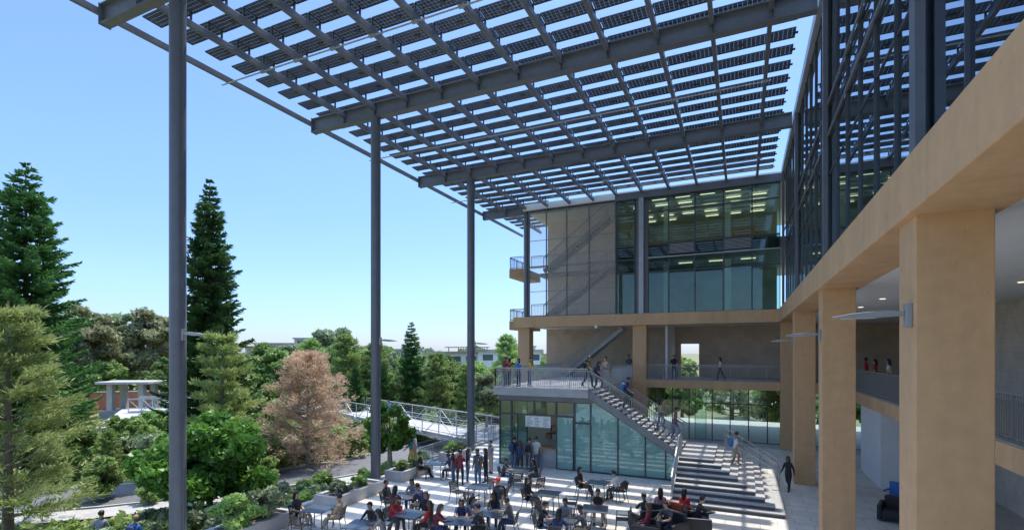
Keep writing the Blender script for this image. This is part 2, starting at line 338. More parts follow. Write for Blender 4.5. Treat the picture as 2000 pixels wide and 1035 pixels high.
def window(x0,x1,y0_,y1,z0,z1,m,fr=.05,deep=.1,name="window"):
    "pane in a vertical plane, with its frame as child"
    alongX=(x1-x0)>(y1-y0_); c=V(((x0+x1)/2,(y0_+y1)/2,(z0+z1)/2)); key=(round(x1-x0,3),round(y1-y0_,3),round(z1-z0,3),m.name)
    if key not in gp:
        hw=(x1-x0)/2 if alongX else (y1-y0_)/2; hz=(z1-z0)/2
        mb=MB(); fb=MB()
        if alongX:
            mb.add([(-hw,0,-hz),(hw,0,-hz),(hw,0,hz),(-hw,0,hz)],[(0,1,2,3)])
            fb.box(-hw,-hw+fr,-deep,.03,-hz,hz).box(hw-fr,hw,-deep,.03,-hz,hz).box(-hw+fr,hw-fr,-deep*.5,.02,-hz,-hz+fr).box(-hw+fr,hw-fr,-deep*.5,.02,hz-fr,hz)
        else:
            mb.add([(0,-hw,-hz),(0,-hw,hz),(0,hw,hz),(0,hw,-hz)],[(0,1,2,3)])
            fb.box(-deep,.01,-hw,-hw+fr,-hz,hz).box(-deep,.01,hw-fr,hw,-hz,hz).box(-deep*.5,.01,-hw+fr,hw-fr,-hz,-hz+fr).box(-deep*.5,.01,-hw+fr,hw-fr,hz-fr,hz)
        gp[key]=(mb.mesh("pane",[m]),fb.mesh("window_frame",[M["dark"]]))
    a,b=gp[key]
    o=bpy.data.objects.new(name,a); COL.objects.link(o); o.parent=bld; o.location=c-V(BB)
    j=math.radians(.25); o.rotation_euler=(random.uniform(-j,j) if alongX else 0,random.uniform(-j,j) if not alongX else 0,random.uniform(-j,j))
    f=bpy.data.objects.new("window_frame",b); COL.objects.link(f); f.parent=o
    return o
GX=2.55
k=4
while y0+mod*(k+1)<=37.75:
    a=y0+mod*k; b=a+mod
    window(GX,GX,a,b,9.27,12.1,M["glass"],.022,.05); window(GX,GX,a,b,12.1,13.3,M["glass"],.022,.05)
    window(GX,GX,a,b,13.3,14.3,M["glass"],.022,.05); window(GX,GX,a,b,14.3,18.13,M["glass"],.022,.05)
    k+=1
for y in (9.57,19.01,28.45,37.3):
    part(MB().box(2.36,2.5,y-.14,y+.14,9.25,18.15),"mullion",M["colsteel"],.01)
for z in (9.27,13.3,14.3):
    part(MB().box(2.46,2.50,2,37.3,z-.03,z+.04),"transom",M["steel"])
part(MB().box(2.95,12,-4,37.4,13.35,14.25),"floor_slab",M["innerf"]); 
part(MB().box(3.4,12,-4,37.4,8.65,9.24),"floor_slab",M["innerf"])
part(MB().box(8.2,8.4,-4,37.4,9.25,13.35),"interior_wall",M["inner"]); part(MB().box(8.2,8.4,-4,37.4,14.25,18.15),"interior_wall",M["inner"])
GY=37.92
xs=[-8.64,-7.25,-6.3,-4.85,-3.05,-1.2,.6,2.3]
for a,b in zip(xs,xs[1:]):
    if a==-7.25: continue
    window(a,b,GY,GY,9.27,12.3,M["glassb"],.04,.12); window(a,b,GY,GY,12.3,13.3,M["glassb"],.04,.12)
    window(a,b,GY,GY,13.3,14.3,M["spand"],.04,.12); window(a,b,GY,GY,14.3,16.7,M["glassb"],.04,.12); window(a,b,GY,GY,16.7,17.73,M["glassb"],.04,.12)
def louver(x0,x1):
    mb=MB(); mb.box(x0+.05,x1-.05,GY-.03,GY-.02,13.5,14.25,1)
    for i in range(8): mb.bar((x0+.06,GY-.08,13.56+i*.09),(x1-.06,GY-.08,13.56+i*.09),.05,.035)
    part(mb,"louver",[M["steell"],M["black"]])
louver(-4.85,-3.05); louver(-1.2,.6)
part(MB().box(-6.3,2.3,GY-.2,GY-.13,13.28,13.36),"transom",M["steell"])
mb=MB(); mb.box(-7.25,-6.3,37.95,38.1,9.27,17.73); part(mb,"wall",M["steel"])
mb=MB(); mb.box(-6.95,-6.6,37.62,37.66,9.25,17.75); mb.box(-6.8,-6.75,37.66,37.9,9.25,17.75); mb.box(-6.95,-6.6,37.9,37.94,9.25,17.75); part(mb,"mullion",M["steell"],.005)
sx=[-15.75,-14.25,-12.55,-10.75,-8.7]
for a,b in zip(sx,sx[1:]):
    mb=MB(); mb.add([(a+.03,37.8,9.27),(b-.03,37.8,9.27),(b-.03,37.8,17.7),(a+.03,37.8,17.7)],[(0,1,2,3)]); part(mb,"screen_panel",M["mesh"])
for a in sx:
    part(MB().box(a-.03,a+.03,37.72,37.86,9.25,17.75),"mullion",M["steel"])
for z in (9.32,13.3,17.65): part(MB().box(-15.75,-8.7,37.82,37.9,z-.06,z+.06),"transom",M["steel"])
for z in (11.3,15.4): part(MB().box(-15.75,-8.7,37.82,37.86,z-.02,z+.02),"transom",M["steel"])
part(MB().box(-8.6,12,38.35,52,13.4,14.2),"floor_slab",M["innerf"]); part(MB().box(-16.4,12,38.72,52,8.7,9.22),"floor_slab",M["white"])
part(MB().box(-16.4,-8.6,41.8,52,13.1,13.4),"floor_slab",M["gconc"])
part(MB().box(-8.6,2.6,47,47.2,9.22,18),"interior_wall",M["inner"]); part(MB().box(-15.9,-8.6,42.5,42.7,9.22,18),"interior_wall",M["tan"]); part(MB().box(-8.75,-8.6,38.3,47,9.22,18),"interior_wall",M["inner"])
part(MB().box(-4.2,-3.2,46.8,46.95,9.22,12.3),"door",M["wood"]); part(MB().box(-1.5,1.2,46.8,46.95,14.2,17),"bookcase",M["wood"])
for x in (-5.5,-1.0): part(MB().box(x-.2,x+.2,41.5,41.9,9.22,18),"interior_column",M["wht"])
for xx in range(6):
    for yy in range(5):
        if (xx+yy*2)%5==0: continue
        part(MB().box(-7.9+xx*1.7,-6.9+xx*1.7,39.0+yy*1.6,39.12+yy*1.6,17.85,17.9),"ceiling_light",M["lite"])
for xx in range(3):
    part(MB().box(-4.5+xx*2.2,-3.5+xx*2.2,41,41.12,13.3,13.34),"ceiling_light",M["lite"])
def flight(mb,x0,z0,x1,z1,y0,y1,n):
    dx=(x1-x0)/n; dz=(z1-z0)/n
    for i in range(n):
        a,b=sorted((x0+dx*i,x0+dx*(i+1))); z=max(z0+dz*i,z0+dz*(i+1)); mb.box(a,b,y0,y1,z-.12,z)
    mb.bar((x0,y0-.03,z0-.1),(x1,y0-.03,z1-.1),.05,.35); mb.bar((x0,y1+.03,z0-.1),(x1,y1+.03,z1-.1),.05,.35)
mb=MB(); flight(mb,-15.0,9.3,-9.6,13.2,39.2,40.4,24); mb.box(-9.6,-8.8,39.2,41.8,13.0,13.2); mb.box(-15.8,-9.6,40.6,41.8,13.0,13.2); flight(mb,-15.0,13.2,-9.6,17.2,39.2,40.4,24)
part(mb,"fire_stair",M["dconc"])
mb=MB(); railing(mb,(-15.0,39.15,9.3),(-9.6,39.15,13.2),1.05); railing(mb,(-15.0,39.15,13.2),(-9.6,39.15,17.2),1.05); railing(mb,(-15.8,38.4,9.25),(-8.8,38.4,9.25)); railing(mb,(-15.8,38.4,13.2),(-8.8,38.4,13.2)); part(mb,"railing",M["rail"])
mb=MB(); flight(mb,-13.6,4.45,-8.6,8.4,39.6,41,24); part(mb,"gallery_stair",M["gconc"])
mb=MB(); railing(mb,(-13.6,39.5,4.45),(-8.6,39.5,8.4),1.0); part(mb,"railing",M["rail"])
for z in (8.3,12.7):
    mb=MB()
    for i in range(10): mb.box(-18.0+i*.12,-17.92+i*.12,38.8,38.86,z,z+.75)
    mb.box(-18.0,-16.6,38.86,42.5,z,z+.75); part(mb,"balcony",M["conc"],.01)
    mb=MB(); railing(mb,(-17.95,38.9,z+.75),(-16.6,38.9,z+.75),1.0); railing(mb,(-17.95,38.9,z+.75),(-17.95,42.4,z+.75),1.0); part(mb,"railing",M["dark"])
part(MB().box(3.36,12,-4,44,8.5,8.64),"ceiling",M["white"]); part(MB().box(-16.4,3.35,38.72,44,8.5,8.64),"ceiling",M["white"])
part(MB().box(5.25,12,-4,37.6,3.85,4.40),"floor_slab",M["conc"],.01); part(MB().box(-16.4,12,37.72,44,3.85,4.40),"floor_slab",M["conc"],.01)
part(MB().box(5.3,12,-4,37.6,4.40,4.43),"floor_finish",M["gconc"]); part(MB().box(-16.4,12,37.8,44,4.403,4.433),"floor_finish",M["gconc"])
part(MB().box(9.9,10.1,-4,36,4.43,8.5),"wall",M["block"]); part(MB().box(9.9,10.1,-4,36,0,3.85),"wall",M["block"])
part(MB().box(-16.4,-4.6,43.5,43.7,4.43,8.5),"wall",M["blockx"]); part(MB().box(-3.2,12,43.5,43.7,4.43,8.5),"wall",M["blockx"]); part(MB().box(-4.6,-3.2,43.5,43.7,7.1,8.5),"wall",M["blockx"])
part(MB().box(-5.2,-5.05,38.8,43.4,4.43,8.5),"wall",M["wht"]); part(MB().box(10.2,12,36,43.5,4.43,8.5),"wall",M["block"])
mb=MB(); railing(mb,(5.4,-3,4.43),(5.4,37.4,4.43),1.07,.11,.02,.05); part(mb,"railing",M["rail"])
mb=MB(); railing(mb,(-6.3,37.85,4.43),(2.25,37.85,4.43),1.07,.11,.02,.05); part(mb,"railing",M["rail"])
for y in (12,16,20,24,28,32):
    for x in (5,7.6): part(MB().tube((x,y,8.485),(x,y,8.5),.1,n=12),"downlight",M["lite"])
for i in range(10):
    a=-3.2+i*1.2; window(a,a+1.2,39.6,39.6,0,2.7,M["glassc"],.035,.08); window(a,a+1.2,39.6,39.6,2.7,3.84,M["glassc"],.035,.08)
for i in range(8):
    a=-12+i*1.2; 
    window(a,a+1.2,39.6,39.6,0,3.84,M["glassc"],.035,.08)
part(MB().box(5.9,8.6,28.7,28.9,0,3.85),"wall",M["wht"]); part(MB().box(8.45,8.6,28.9,39,0,3.85),"wall",M["wht"]); part(MB().box(5.9,6.05,28.9,33,0,3.85),"wall",M["wht"])
# ------------------------------------------------------------------ cafe + staircase
ST=(-7.4,26,0)
stair=thing("outdoor_staircase",ST,"grey concrete outdoor staircase with viewing deck and metal railings","staircase")
def sp(mb,name,m,bevel=0,**kw): return mb.bake(name,m,stair,ST,bevel,**kw)
sp(MB().box(-13.0,-7.4,25.85,37.5,3.98,4.45),"deck",M["gconc"],.015)
N=18; rise=.165; tr=.272; XT=-7.4; WY0,WY1=26.0,28.7; LZ=4.45-N*rise
mb=MB()
for i in range(N-1):
    x=XT+i*tr; z=4.45-(i+1)*rise
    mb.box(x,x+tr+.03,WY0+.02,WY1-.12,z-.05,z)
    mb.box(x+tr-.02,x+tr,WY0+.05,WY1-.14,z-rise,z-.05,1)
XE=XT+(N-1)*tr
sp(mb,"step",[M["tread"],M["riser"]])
for ya in (WY0-.06,WY1-.12):
    mb=MB(); mb.poly([(XT,4.40),(XT,3.98),(XE,LZ-.38),(XE+.3,LZ-.38),(XE+.3,LZ-.01),(XE,LZ-.01)],ya,ya+.1)
    sp(mb,"stringer",M["dconc"],.01)
XB=1.5; n2=9
for i in range(n2):
    z=rise*(i+1) if i<n2-1 else LZ
    zb=rise*i
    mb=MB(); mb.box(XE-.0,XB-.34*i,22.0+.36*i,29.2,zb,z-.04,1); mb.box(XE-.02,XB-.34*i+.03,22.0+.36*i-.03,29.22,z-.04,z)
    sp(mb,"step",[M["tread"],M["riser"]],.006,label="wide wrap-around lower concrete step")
mb=MB(); railing(mb,(-12.92,25.95,4.45),(-7.45,25.95,4.45),1.07,.11,.02,.05); railing(mb,(-12.92,25.95,4.45),(-12.92,37.4,4.45),1.07,.11,.02,.05); sp(mb,"railing",M["gal"])
for yy in (WY0+.0,WY1-.05):
    mb=MB(); railing(mb,(XT,yy,4.42),(XE+.1,yy,LZ+.06),1.02,.13,.016,.045); sp(mb,"railing",M["rail"])
mb=MB(); railing(mb,(XE+.06,26.0,LZ),(XE+.06,24.9,LZ),1.0,.13,.016,.045); railing(mb,(XE+.06,24.9,LZ),(XE+.06,22.1,.15),1.0,.13,.016,.045); sp(mb,"railing",M["gal"])
pts=[V((XE+2.0,28.6,LZ)),V((XB+.1,28.6,.1))]
for off in (0,-1.6):
    mb=MB()
    for h in (.95,.6):
        mb.tube(pts[0]+V((0,off,h)),pts[1]+V((0,off,h)),.022,n=8)
    for t_ in (0,.33,.66,1):
        q=pts[0].lerp(pts[1],t_)+V((0,off,0)); mb.tube(q,q+V((0,0,.95)),.022,n=8)
    sp(mb,"handrail",M["gal"])
mb=MB(); railing(mb,(XT,28.75,4.45),(XT,37.4,4.45),1.07,.11,.02,.05); sp(mb,"railing",M["gal"])
CB=(-10,26,0)
cafe=thing("cafe_pavilion",CB,"small glass walled cafe tucked beneath the concrete deck","cafe")
def cp(mb,name,m,bevel=0,**kw): return mb.bake(name,m,cafe,CB,bevel,**kw)
cp(MB().box(-12.8,-7.2,26.1,36,3.7,3.975),"beam",M["steel"])
fy=26.2
def pane(x0,x1,z0,z1,m,nm="window"):
    o=cp(MB().add([(x0,fy,z0),(x1,fy,z0),(x1,fy,z1),(x0,fy,z1)],[(0,1,2,3)]),nm,m)
    f=MB(); w_=.045
    f.box(x0,x0+w_,fy-.06,fy+.04,z0,z1).box(x1-w_,x1,fy-.06,fy+.04,z0,z1).box(x0+w_,x1-w_,fy-.06,fy+.04,z0,z0+w_).box(x0+w_,x1-w_,fy-.06,fy+.04,z1-w_,z1)
    ff=f.bake("window_frame",M["dark"],o,CB); return o
pane(-12.75,-12.0,0,2.9,M["glassc"]); pane(-12.75,-12.0,2.9,3.7,M["glassc"]); pane(-12.0,-10.6,2.9,3.7,M["glassc"]); pane(-10.6,-9.3,2.9,3.7,M["glassc"]); pane(-9.3,-8.25,2.9,3.7,M["glassc"])
pane(-9.3,-8.3,0,2.9,M["glassg"],"door"); pane(-12.0,-11.6,0,2.9,M["glassc"])
pane(-8.25,-7.35,0,2.6,M["glassg"]); pane(-8.25,-7.35,2.6,3.7,M["glassg"])
def under(x): return 3.95-(x-XT)*(3.95-(LZ-.38))/(XE-XT)-.03
gxs=[-7.35,-5.9,-4.5,-3.5,XE]
for a,b in zip(gxs,gxs[1:]):
    za=min(under(a),3.9); zb=max(under(b),.05)
    o=cp(MB().add([(a,fy,0.02),(b,fy,0.02),(b,fy,zb),(a,fy,za)],[(0,1,2,3)]),"window",M["glassg"])
    f=MB(); f.bar((a,fy-.02,0),(a,fy-.02,za),.06,.1); f.bar((a,fy-.02,.04),(b,fy-.02,.04),.08,.08); f.bar((a,fy-.02,za),(b,fy-.02,zb),.08,.06); f.bake("window_frame",M["dark"],o,CB)
for y in (28.3,30.4,32.5,34.6):
    o=cp(MB().add([(-12.8,y-2.1,0),(-12.8,y,0),(-12.8,y,3.7),(-12.8,y-2.1,3.7)],[(0,1,2,3)]),"window",M["glassg"])
    MB().box(-12.84,-12.76,y-.04,y+.04,0,3.7).bake("window_frame",M["dark"],o,CB)
cp(MB().box(-11.5,-9.35,26.3,26.85,0,1.05),"counter",M["steell"],.01); cp(MB().box(-11.7,-9.3,26.05,26.95,1.05,1.1),"counter_top",M["wood"],.01)
cp(MB().box(-12.6,-7.6,30.0,30.1,0,3.7),"interior_wall",M["tan"]); cp(MB().box(-7.3,-7.2,26.5,34,0,3.7),"interior_wall",M["inner"])
cp(MB().box(-7.1,-3.6,28.2,28.3,0,1.9),"interior_wall",M["wht"])
mb=MB(); mb.box(-11.1,-9.6,26.1,26.13,2.25,2.85)
for i in range(3):
    for j in range(6):
        xx=-11.03+i*.5; zz=2.76-j*.085; mb.box(xx,xx+random.uniform(.2,.38),26.092,26.098,zz-.02,zz,1)
cp(mb,"menu_board",[M["paper"],M["ink"]])
for i in range(5):
    for j in range(2): cp(MB().box(-11.2+i*.42,-10.85+i*.42,29.5,29.95,1.0+j*.5,1.35+j*.5),"appliance",M["steell"] if (i+j)%2 else M["wood"],.02)
for i in range(2): cp(MB().box(-11.8+i*1.9,-10.6+i*1.9,28,28.15,3.5,3.55),"ceiling_light",M["lite"])
# ------------------------------------------------------------------ wall lamps
def lamp_fixture(loc,sgn,label):
    e=thing("wall_lamp",loc,label,"lamp","blade shaped lamps on the columns")
    MB().box(min(0,sgn*.09),max(0,sgn*.09),-.06,.06,-.18,.18).bake("bracket",M["lamp"],e,(0,0,0),.01)
    h=MB(); pts=[(sgn*.09,.06,.04),(sgn*.3,.09,.06),(sgn*.75,.05,.065),(sgn*1.02,.0,.05),(sgn*.98,-.02,.05),(sgn*.4,-.02,.065),(sgn*.09,.0,.04)]
    vs=[(x,-wd,z) for x,z,wd in pts]+[(x,wd,z) for x,z,wd in pts]; n=len(pts)
    h.add(vs,[tuple(range(n)),tuple(reversed(range(n,2*n)))]+[(i,n+i,n+(i+1)%n,(i+1)%n) for i in range(n)])
    h.bake("lamp_head",M["lamp"],e,(0,0,0),.01)
    MB().box(min(sgn*.45,sgn*.9),max(sgn*.45,sgn*.9),-.035,.035,-.032,-.022).bake("lamp_lens",M["lens"],e,(0,0,0))
for y in (9.57,19.01,28.45): lamp_fixture((2.3,y-.25,6.95),-1,"grey blade lamp fixed to a tan concrete column")
for y in CY[1:4]: lamp_fixture((XL+.24,y,6.95),1,"grey blade lamp fixed to a steel column")
e=thing("security_camera",(-10,37.45,8.35),"small dark dome camera hanging from the concrete beam","camera")
MB().bar((0,0,.05),(0,-.3,.0),.06,.06).bake("bracket",M["black"],e,(0,0,0)); MB().ball((0,-.35,-.05),(.14,.14,.12)).bake("camera_dome",M["wht"],e,(0,0,0))
# ------------------------------------------------------------------ terrace walls, planters
def planter(x0,x1,y0,y1,h,label,nm="concrete_planter"):
    c=((x0+x1)/2,(y0+y1)/2,0); mb=MB(); w_=.18
    mb.box(x0,x0+w_,y0,y1,0,h).box(x1-w_,x1,y0,y1,0,h).box(x0+w_,x1-w_,y0,y0+w_,0,h).box(x0+w_,x1-w_,y1-w_,y1,0,h)
    mb.box(x0+w_,x1-w_,y0+w_,y1-w_,0,h-.1,1); return mb.bake(nm,[M["gconc"],M["bark"]],None,c,.01,label=label,category="planter",group="concrete planters on the terrace edge")
planter(-16.3,-15.2,11.0,13.8,.5,"low concrete planter wall with shrubs on the terrace")
planter(-16.3,-15.2,20.3,22.9,.5,"low concrete planter wall beside a steel column")
planter(-16.3,-15.3,25.2,27.4,.5,"low concrete planter wall near the cafe")
planter(-16.2,-15.0,15.6,18.7,.5,"low concrete planter wall beside dining tables")
MB().box(-16.75,-16.453,-4,36.8,-1.55,.12).bake("retaining_wall",M["gconc"],None,(-16.6,15,0),label="low grey concrete retaining wall along the terrace",category="wall",bevel=.01)
def fence(p0,p1,label,h=1.07):
    mb=MB(); railing(mb,p0,p1,h,.13,.018,.05); c=(V(p0)+V(p1))/2; c.z=p0[2]; return mb.bake("guard_railing",M["gal"],None,c,label=label,category="railing",group="metal guard railings")
fence((-16.4,23.4,0),(-16.4,33,0),"grey metal guard railing at the terrace edge")
fence((-15.2,29.5,0),(-13.2,36,0),"grey metal guard railing beside the cafe")
# ------------------------------------------------------------------ bridge
bp=[V((-17,34,0)),V((-28,38.5,0)),V((-39.5,43.5,0)),V((-58,47,-.1)),V((-72,43,-.2))]
br=thing("footbridge",bp[0],"white steel pedestrian bridge with trussed side railings","bridge")
for a,b in zip(bp,bp[1:]):
    d=(b-a).normalized(); n_=V((-d.y,d.x,0)); n_.normalize()
    mb=MB(); mb.bar(a-V((0,0,.2)),b-V((0,0,.2)),3.4,.22); mb.bake("deck",M["gconc"],br,bp[0])
    for sgn in (-1,1):
        mb=MB(); A=a+n_*1.75*sgn; Bv=b+n_*1.75*sgn; Ln=(Bv-A).length; nn_=int(Ln/2.2)
        mb.bar(A+V((0,0,1.25)),Bv+V((0,0,1.25)),.08,.08); mb.bar(A-V((0,0,.4)),Bv-V((0,0,.4)),.1,.14); mb.bar(A+V((0,0,.1)),Bv+V((0,0,.1)),.05,.05)
        for h in (.3,.5,.7,.9,1.08): mb.bar(A+V((0,0,h)),Bv+V((0,0,h)),.012,.012)
        for i in range(nn_+1):
            q=A.lerp(Bv,i/nn_); mb.bar(q-V((0,0,.4)),q+V((0,0,1.25)),.06,.06)
            if i<nn_:
                q2=A.lerp(Bv,(i+1)/nn_); 
                if i%2: mb.bar(q-V((0,0,.4)),q2+V((0,0,1.2)),.045,.045)
                else: mb.bar(q+V((0,0,1.2)),q2-V((0,0,.4)),.045,.045)
        mb.bake("truss",M["bridge"],br,bp[0])
    m_=(a+b)/2; MB().box(m_.x-.4,m_.x+.4,m_.y-.4,m_.y+.4,BASE,-.3).bake("pier",M["gconc"],br,bp[0])
pv=spot(-.755,62,BASE)
pav=thing("bridge_pavilion",pv,"small concrete pavilion with a flat roof and square posts","pavilion")
for dx,dy in ((-2.0,-1),(2.0,-1),(-2.0,1.5),(2.0,1.5)): MB().box(dx-.35,dx+.35,dy-.35,dy+.35,0,4.3).bake("post",M["gconc"],pav,(0,0,0),.02)
MB().box(-3.4,3.4,-2.0,2.4,4.3,4.6).bake("roof",M["gconc"],pav,(0,0,0),.03); MB().box(-3,3,-1.8,2.2,0,.9).bake("base",M["dconc"],pav,(0,0,0))
pav.rotation_euler=(0,0,.5); pav.scale=(.9,.9,.95)
a=spot(-.75,54,0.2); b=spot(-.60,56,.2)
rb=thing("footbridge",a,"grey steel truss footbridge leading from the pavilion","bridge")
for sgn in (-1,1):
    d=(b-a).normalized(); n_=V((-d.y,d.x,0)); A=a+n_*1.4*sgn; Bv=b+n_*1.4*sgn; mb=MB()
    mb.bar(A+V((0,0,1.3)),Bv+V((0,0,1.3)),.12,.12); mb.bar(A,Bv,.14,.16)
    for i in range(6):
        q=A.lerp(Bv,i/6);q2=A.lerp(Bv,(i+1)/6); mb.bar(q,q+V((0,0,1.3)),.08,.08); mb.bar(q if i%2 else q+V((0,0,1.3)),q2+V((0,0,1.3)) if i%2 else q2,.06,.06)
    mb.bake("truss",M["bridge"],rb,a)
MB().bar(a-V((0,0,.1)),b-V((0,0,.1)),2.7,.2).bake("deck",M["gconc"],rb,a)
mb=MB(); mb.bar(spot(-.80,48,-.9),a,2.2,.3); st=mb.bake("ramp_stair",M["gconc"],rb,a)
a=spot(-.93,66,BASE); b=spot(-.70,70,BASE); mb=MB(); mb.bar(a+V((0,0,1.3)),b+V((0,0,1.3)),.4,2.4); mb.bar(a+V((0,0,2.56)),b+V((0,0,2.56)),.5,.12,1)
mb.bake("garden_wall",[M["red"],M["gconc"]],None,a,label="long low red brick garden wall",category="wall")
def block_building(k,d,wd,dp,h,fl,m,label,rot=0,rfm=None):
    p=spot(k,d,BASE); e=thing("distant_building",p,label,"building"); e.rotation_euler=(0,0,YAW+rot)
    MB().box(-wd/2,wd/2,0,dp,0,h).bake("wall",m,e,(0,0,0)); MB().box(-wd/2-.5,wd/2+.5,-.5,dp+.5,h,h+.5).bake("roof",rfm or M["gconc"],e,(0,0,0))
    n=int(wd/3.2); fh=h/fl
    for j in range(fl):
        for i in range(n):
            x=-wd/2+1+i*3.2; MB().box(x,x+2.1,-.05,.05,j*fh+fh*.35,j*fh+fh*.8).bake("window",M["dwin"],e,(0,0,0))
block_building(-.095,105,14,10,7.6,3,M["wht"],"white three storey campus building among the trees")
block_building(-.005,104,13,10,8.0,3,M["wht"],"white campus building with strip windows")
block_building(-.45,190,22,14,11.0,3,M["tan"],"tan flat roofed campus building above the trees",.2)
block_building(-.415,185,6,8,12.8,4,M["tan"],"tan stair tower of a campus building",.2)
block_building(-.27,170,30,10,8.6,3,M["tan"],"long low tan campus building behind the trees",.1)
block_building(-.82,120,12,8,6.4,2,M["tan"],"tan house with a red tiled roof",.1,M["red"])
block_building(-.50,150,9,8,9.3,3,M["wht"],"pale campus building with a terracotta roof",0,M["red"])
p=spot(-.09,103,6.8); e=thing("roof_solar_array",p,"dark solar array on thin posts above a roof","solar array"); e.rotation_euler=(0,0,YAW)
MB().box(-4.5,4.5,0,5,.6,.72).bake("solar_panel",M["dark"],e,(0,0,0))
for x in (-4,-2,1,4): MB().box(x,x+.15,2,2.15,-.3,.6).bake("post",M["dark"],e,(0,0,0))
# ------------------------------------------------------------------ vegetation
def quadmesh(name,vs,m):
    n=len(vs); me=bpy.data.meshes.new(name); me.vertices.add(n*4); me.vertices.foreach_set("co",vs.ravel().astype(np.float32))
    me.loops.add(n*4); me.loops.foreach_set("vertex_index",np.arange(n*4,dtype=np.int32)); me.polygons.add(n)
    me.polygons.foreach_set("loop_start",np.arange(0,n*4,4,dtype=np.int32)); me.polygons.foreach_set("loop_total",np.full(n,4,dtype=np.int32))
    me.materials.append(m); me.update(calc_edges=True); me.validate(); return me
def leaves(name,C,s,stretch,m,Nup=0.0,axes=None):
    n=len(C); a=rng.normal(size=(n,3)) if axes is None else axes; a/=np.linalg.norm(a,axis=1)[:,None]
    q=rng.normal(size=(n,3)); q[:,2]*=(1-Nup); b=np.cross(a,q); b/=np.linalg.norm(b,axis=1)[:,None]+1e-9
    s=np.asarray(s)[:,None]; A=a*s*stretch; Bv=b*s
    vs=np.empty((n,4,3)); vs[:,0]=C-A; vs[:,1]=C+Bv; vs[:,2]=C+A; vs[:,3]=C-Bv
    return quadmesh(name,vs,m)
def obj(name,me,par): o=bpy.data.objects.new(name,me); COL.objects.link(o); o.parent=par; return o
def make_broad(name,H,R,leafm,barkm,nclump=42,per=330,ls=.13,stretch=1.6,trunk=.28,label="",cat="tree",sq=.8):
    e=thing(name,(0,0,-500),label,cat); tk=MB(); zc=H*(.5+trunk*.5); hz=H-zc; C=[];Sz=[]
    r=H*.022+.04; fork=V((random.uniform(-.2,.2)*min(1,H/4),random.uniform(-.2,.2)*min(1,H/4),H*(trunk+.08)))
    tk.tube((0,0,-.3),fork,r*1.3,r*.8,8); top=V((fork.x*1.5,fork.y,H*.85)); tk.tube(fork,top,r*.8,r*.15,7)
    for i in range(nclump):
        ph=random.uniform(0,2*math.pi); u=random.uniform(-.85,1); rr=random.uniform(.45,1)**.6; lump=.75+.35*math.sin(3*ph+2*u*2)+random.uniform(-.1,.1)
        c=np.array([math.cos(ph)*math.sqrt(max(0,1-u*u))*R*rr*lump,math.sin(ph)*math.sqrt(max(0,1-u*u))*R*rr*lump,zc+u*hz*rr])
        cr=R*random.uniform(.2,.34); d=rng.normal(size=(per,3)); d/=np.linalg.norm(d,axis=1)[:,None]; d*=(rng.random(per)**.45)[:,None]*cr; d[:,2]*=sq
        C.append(c+d); Sz.append(np.full(per,ls)*rng.uniform(.6,1.3,per))
        if i%2==0:
            s0=fork.lerp(top,random.uniform(0,.7)); mid=s0.lerp(V(c),.5)+V((0,0,-.1*R)); tk.tube(s0,mid,r*.35,r*.2,5); tk.tube(mid,V(c),r*.2,r*.05,5)
    tk.bake("trunk",barkm,e,(0,0,0)); obj("crown",leaves("crown",np.vstack(C),np.concatenate(Sz),stretch,leafm),e); return e
def make_arau(name,H,R,label,tiers=44,rep=3):
    e=thing(name,(0,0,-500),label,"conifer"); tk=MB(); tk.tube((0,0,-.3),(0,0,H*.5),H*.014+.06,H*.009,10); tk.tube((0,0,H*.5),(0,0,H),H*.009,.02,8)
    C=[];A=[];Sz=[]
    for t_ in range(tiers):
        f=t_/(tiers-1); z=H*(.06+.93*f); Rt=R*(1-f)**.66*random.uniform(.8,1.12)+.12
        if f<.12: Rt*=.8
        nb=8 if f<.9 else 5; ph0=random.uniform(0,6.28)
        for b in range(nb):
            ph=ph0+b*2*math.pi/nb+random.uniform(-.18,.18); Lb=Rt*random.uniform(.65,1.12)
            if random.random()<.07: continue
            z1=z+random.uniform(-.12,.12); dirv=np.array([math.cos(ph),math.sin(ph),0.]); side=np.array([-math.sin(ph),math.cos(ph),0.])
            ns=max(4,int(Lb/.12)); s=(np.arange(ns)+.5)/ns
            rise_=(-.22*s+.40*s**2)*Lb
            P=dirv*(s*Lb)[:,None]; P[:,2]=z1+rise_
            tk.tube((0,0,z1),tuple(dirv*Lb*.6+np.array([0,0,z1-.02*Lb])),.025+.01*Lb,.012,4)
            for sg in (-1,1):
                for rr_ in range(rep):
                    ln=(.20+.46*np.sin(np.pi*np.clip(s*.85+.12,0,1)))*min(1,Lb/1.6+.35)*rng.uniform(.6,1.1,ns)
                    ax=dirv*.6+side*sg*rng.uniform(.35,1.0,(ns,1)); ax=ax+np.stack([np.zeros(ns),np.zeros(ns),rng.uniform(-.35,.6,ns)],1); ax/=np.linalg.norm(ax,axis=1)[:,None]
                    C.append(P+ax*(ln*.5)[:,None]); A.append(ax*1.0); Sz.append(ln*.5)
    C=np.vstack(C);A=np.vstack(A);Sz=np.concatenate(Sz); 
    tk.bake("trunk",M["bark"],e,(0,0,0))
    n=len(C); a=A; q=rng.normal(size=(n,3)); b=np.cross(a,q); b/=np.linalg.norm(b,axis=1)[:,None]
    Cc=np.vstack([C,C]); aa=np.vstack([a,a]); bb=np.vstack([b,np.cross(a,b)]); L2=np.concatenate([Sz,Sz])[:,None]; wd=.045
    vs=np.empty((2*n,4,3)); vs[:,0]=Cc-aa*L2; vs[:,1]=Cc+bb*wd; vs[:,2]=Cc+aa*L2; vs[:,3]=Cc-bb*wd
    obj("crown",quadmesh("crown",vs,L["arau"]),e); return e
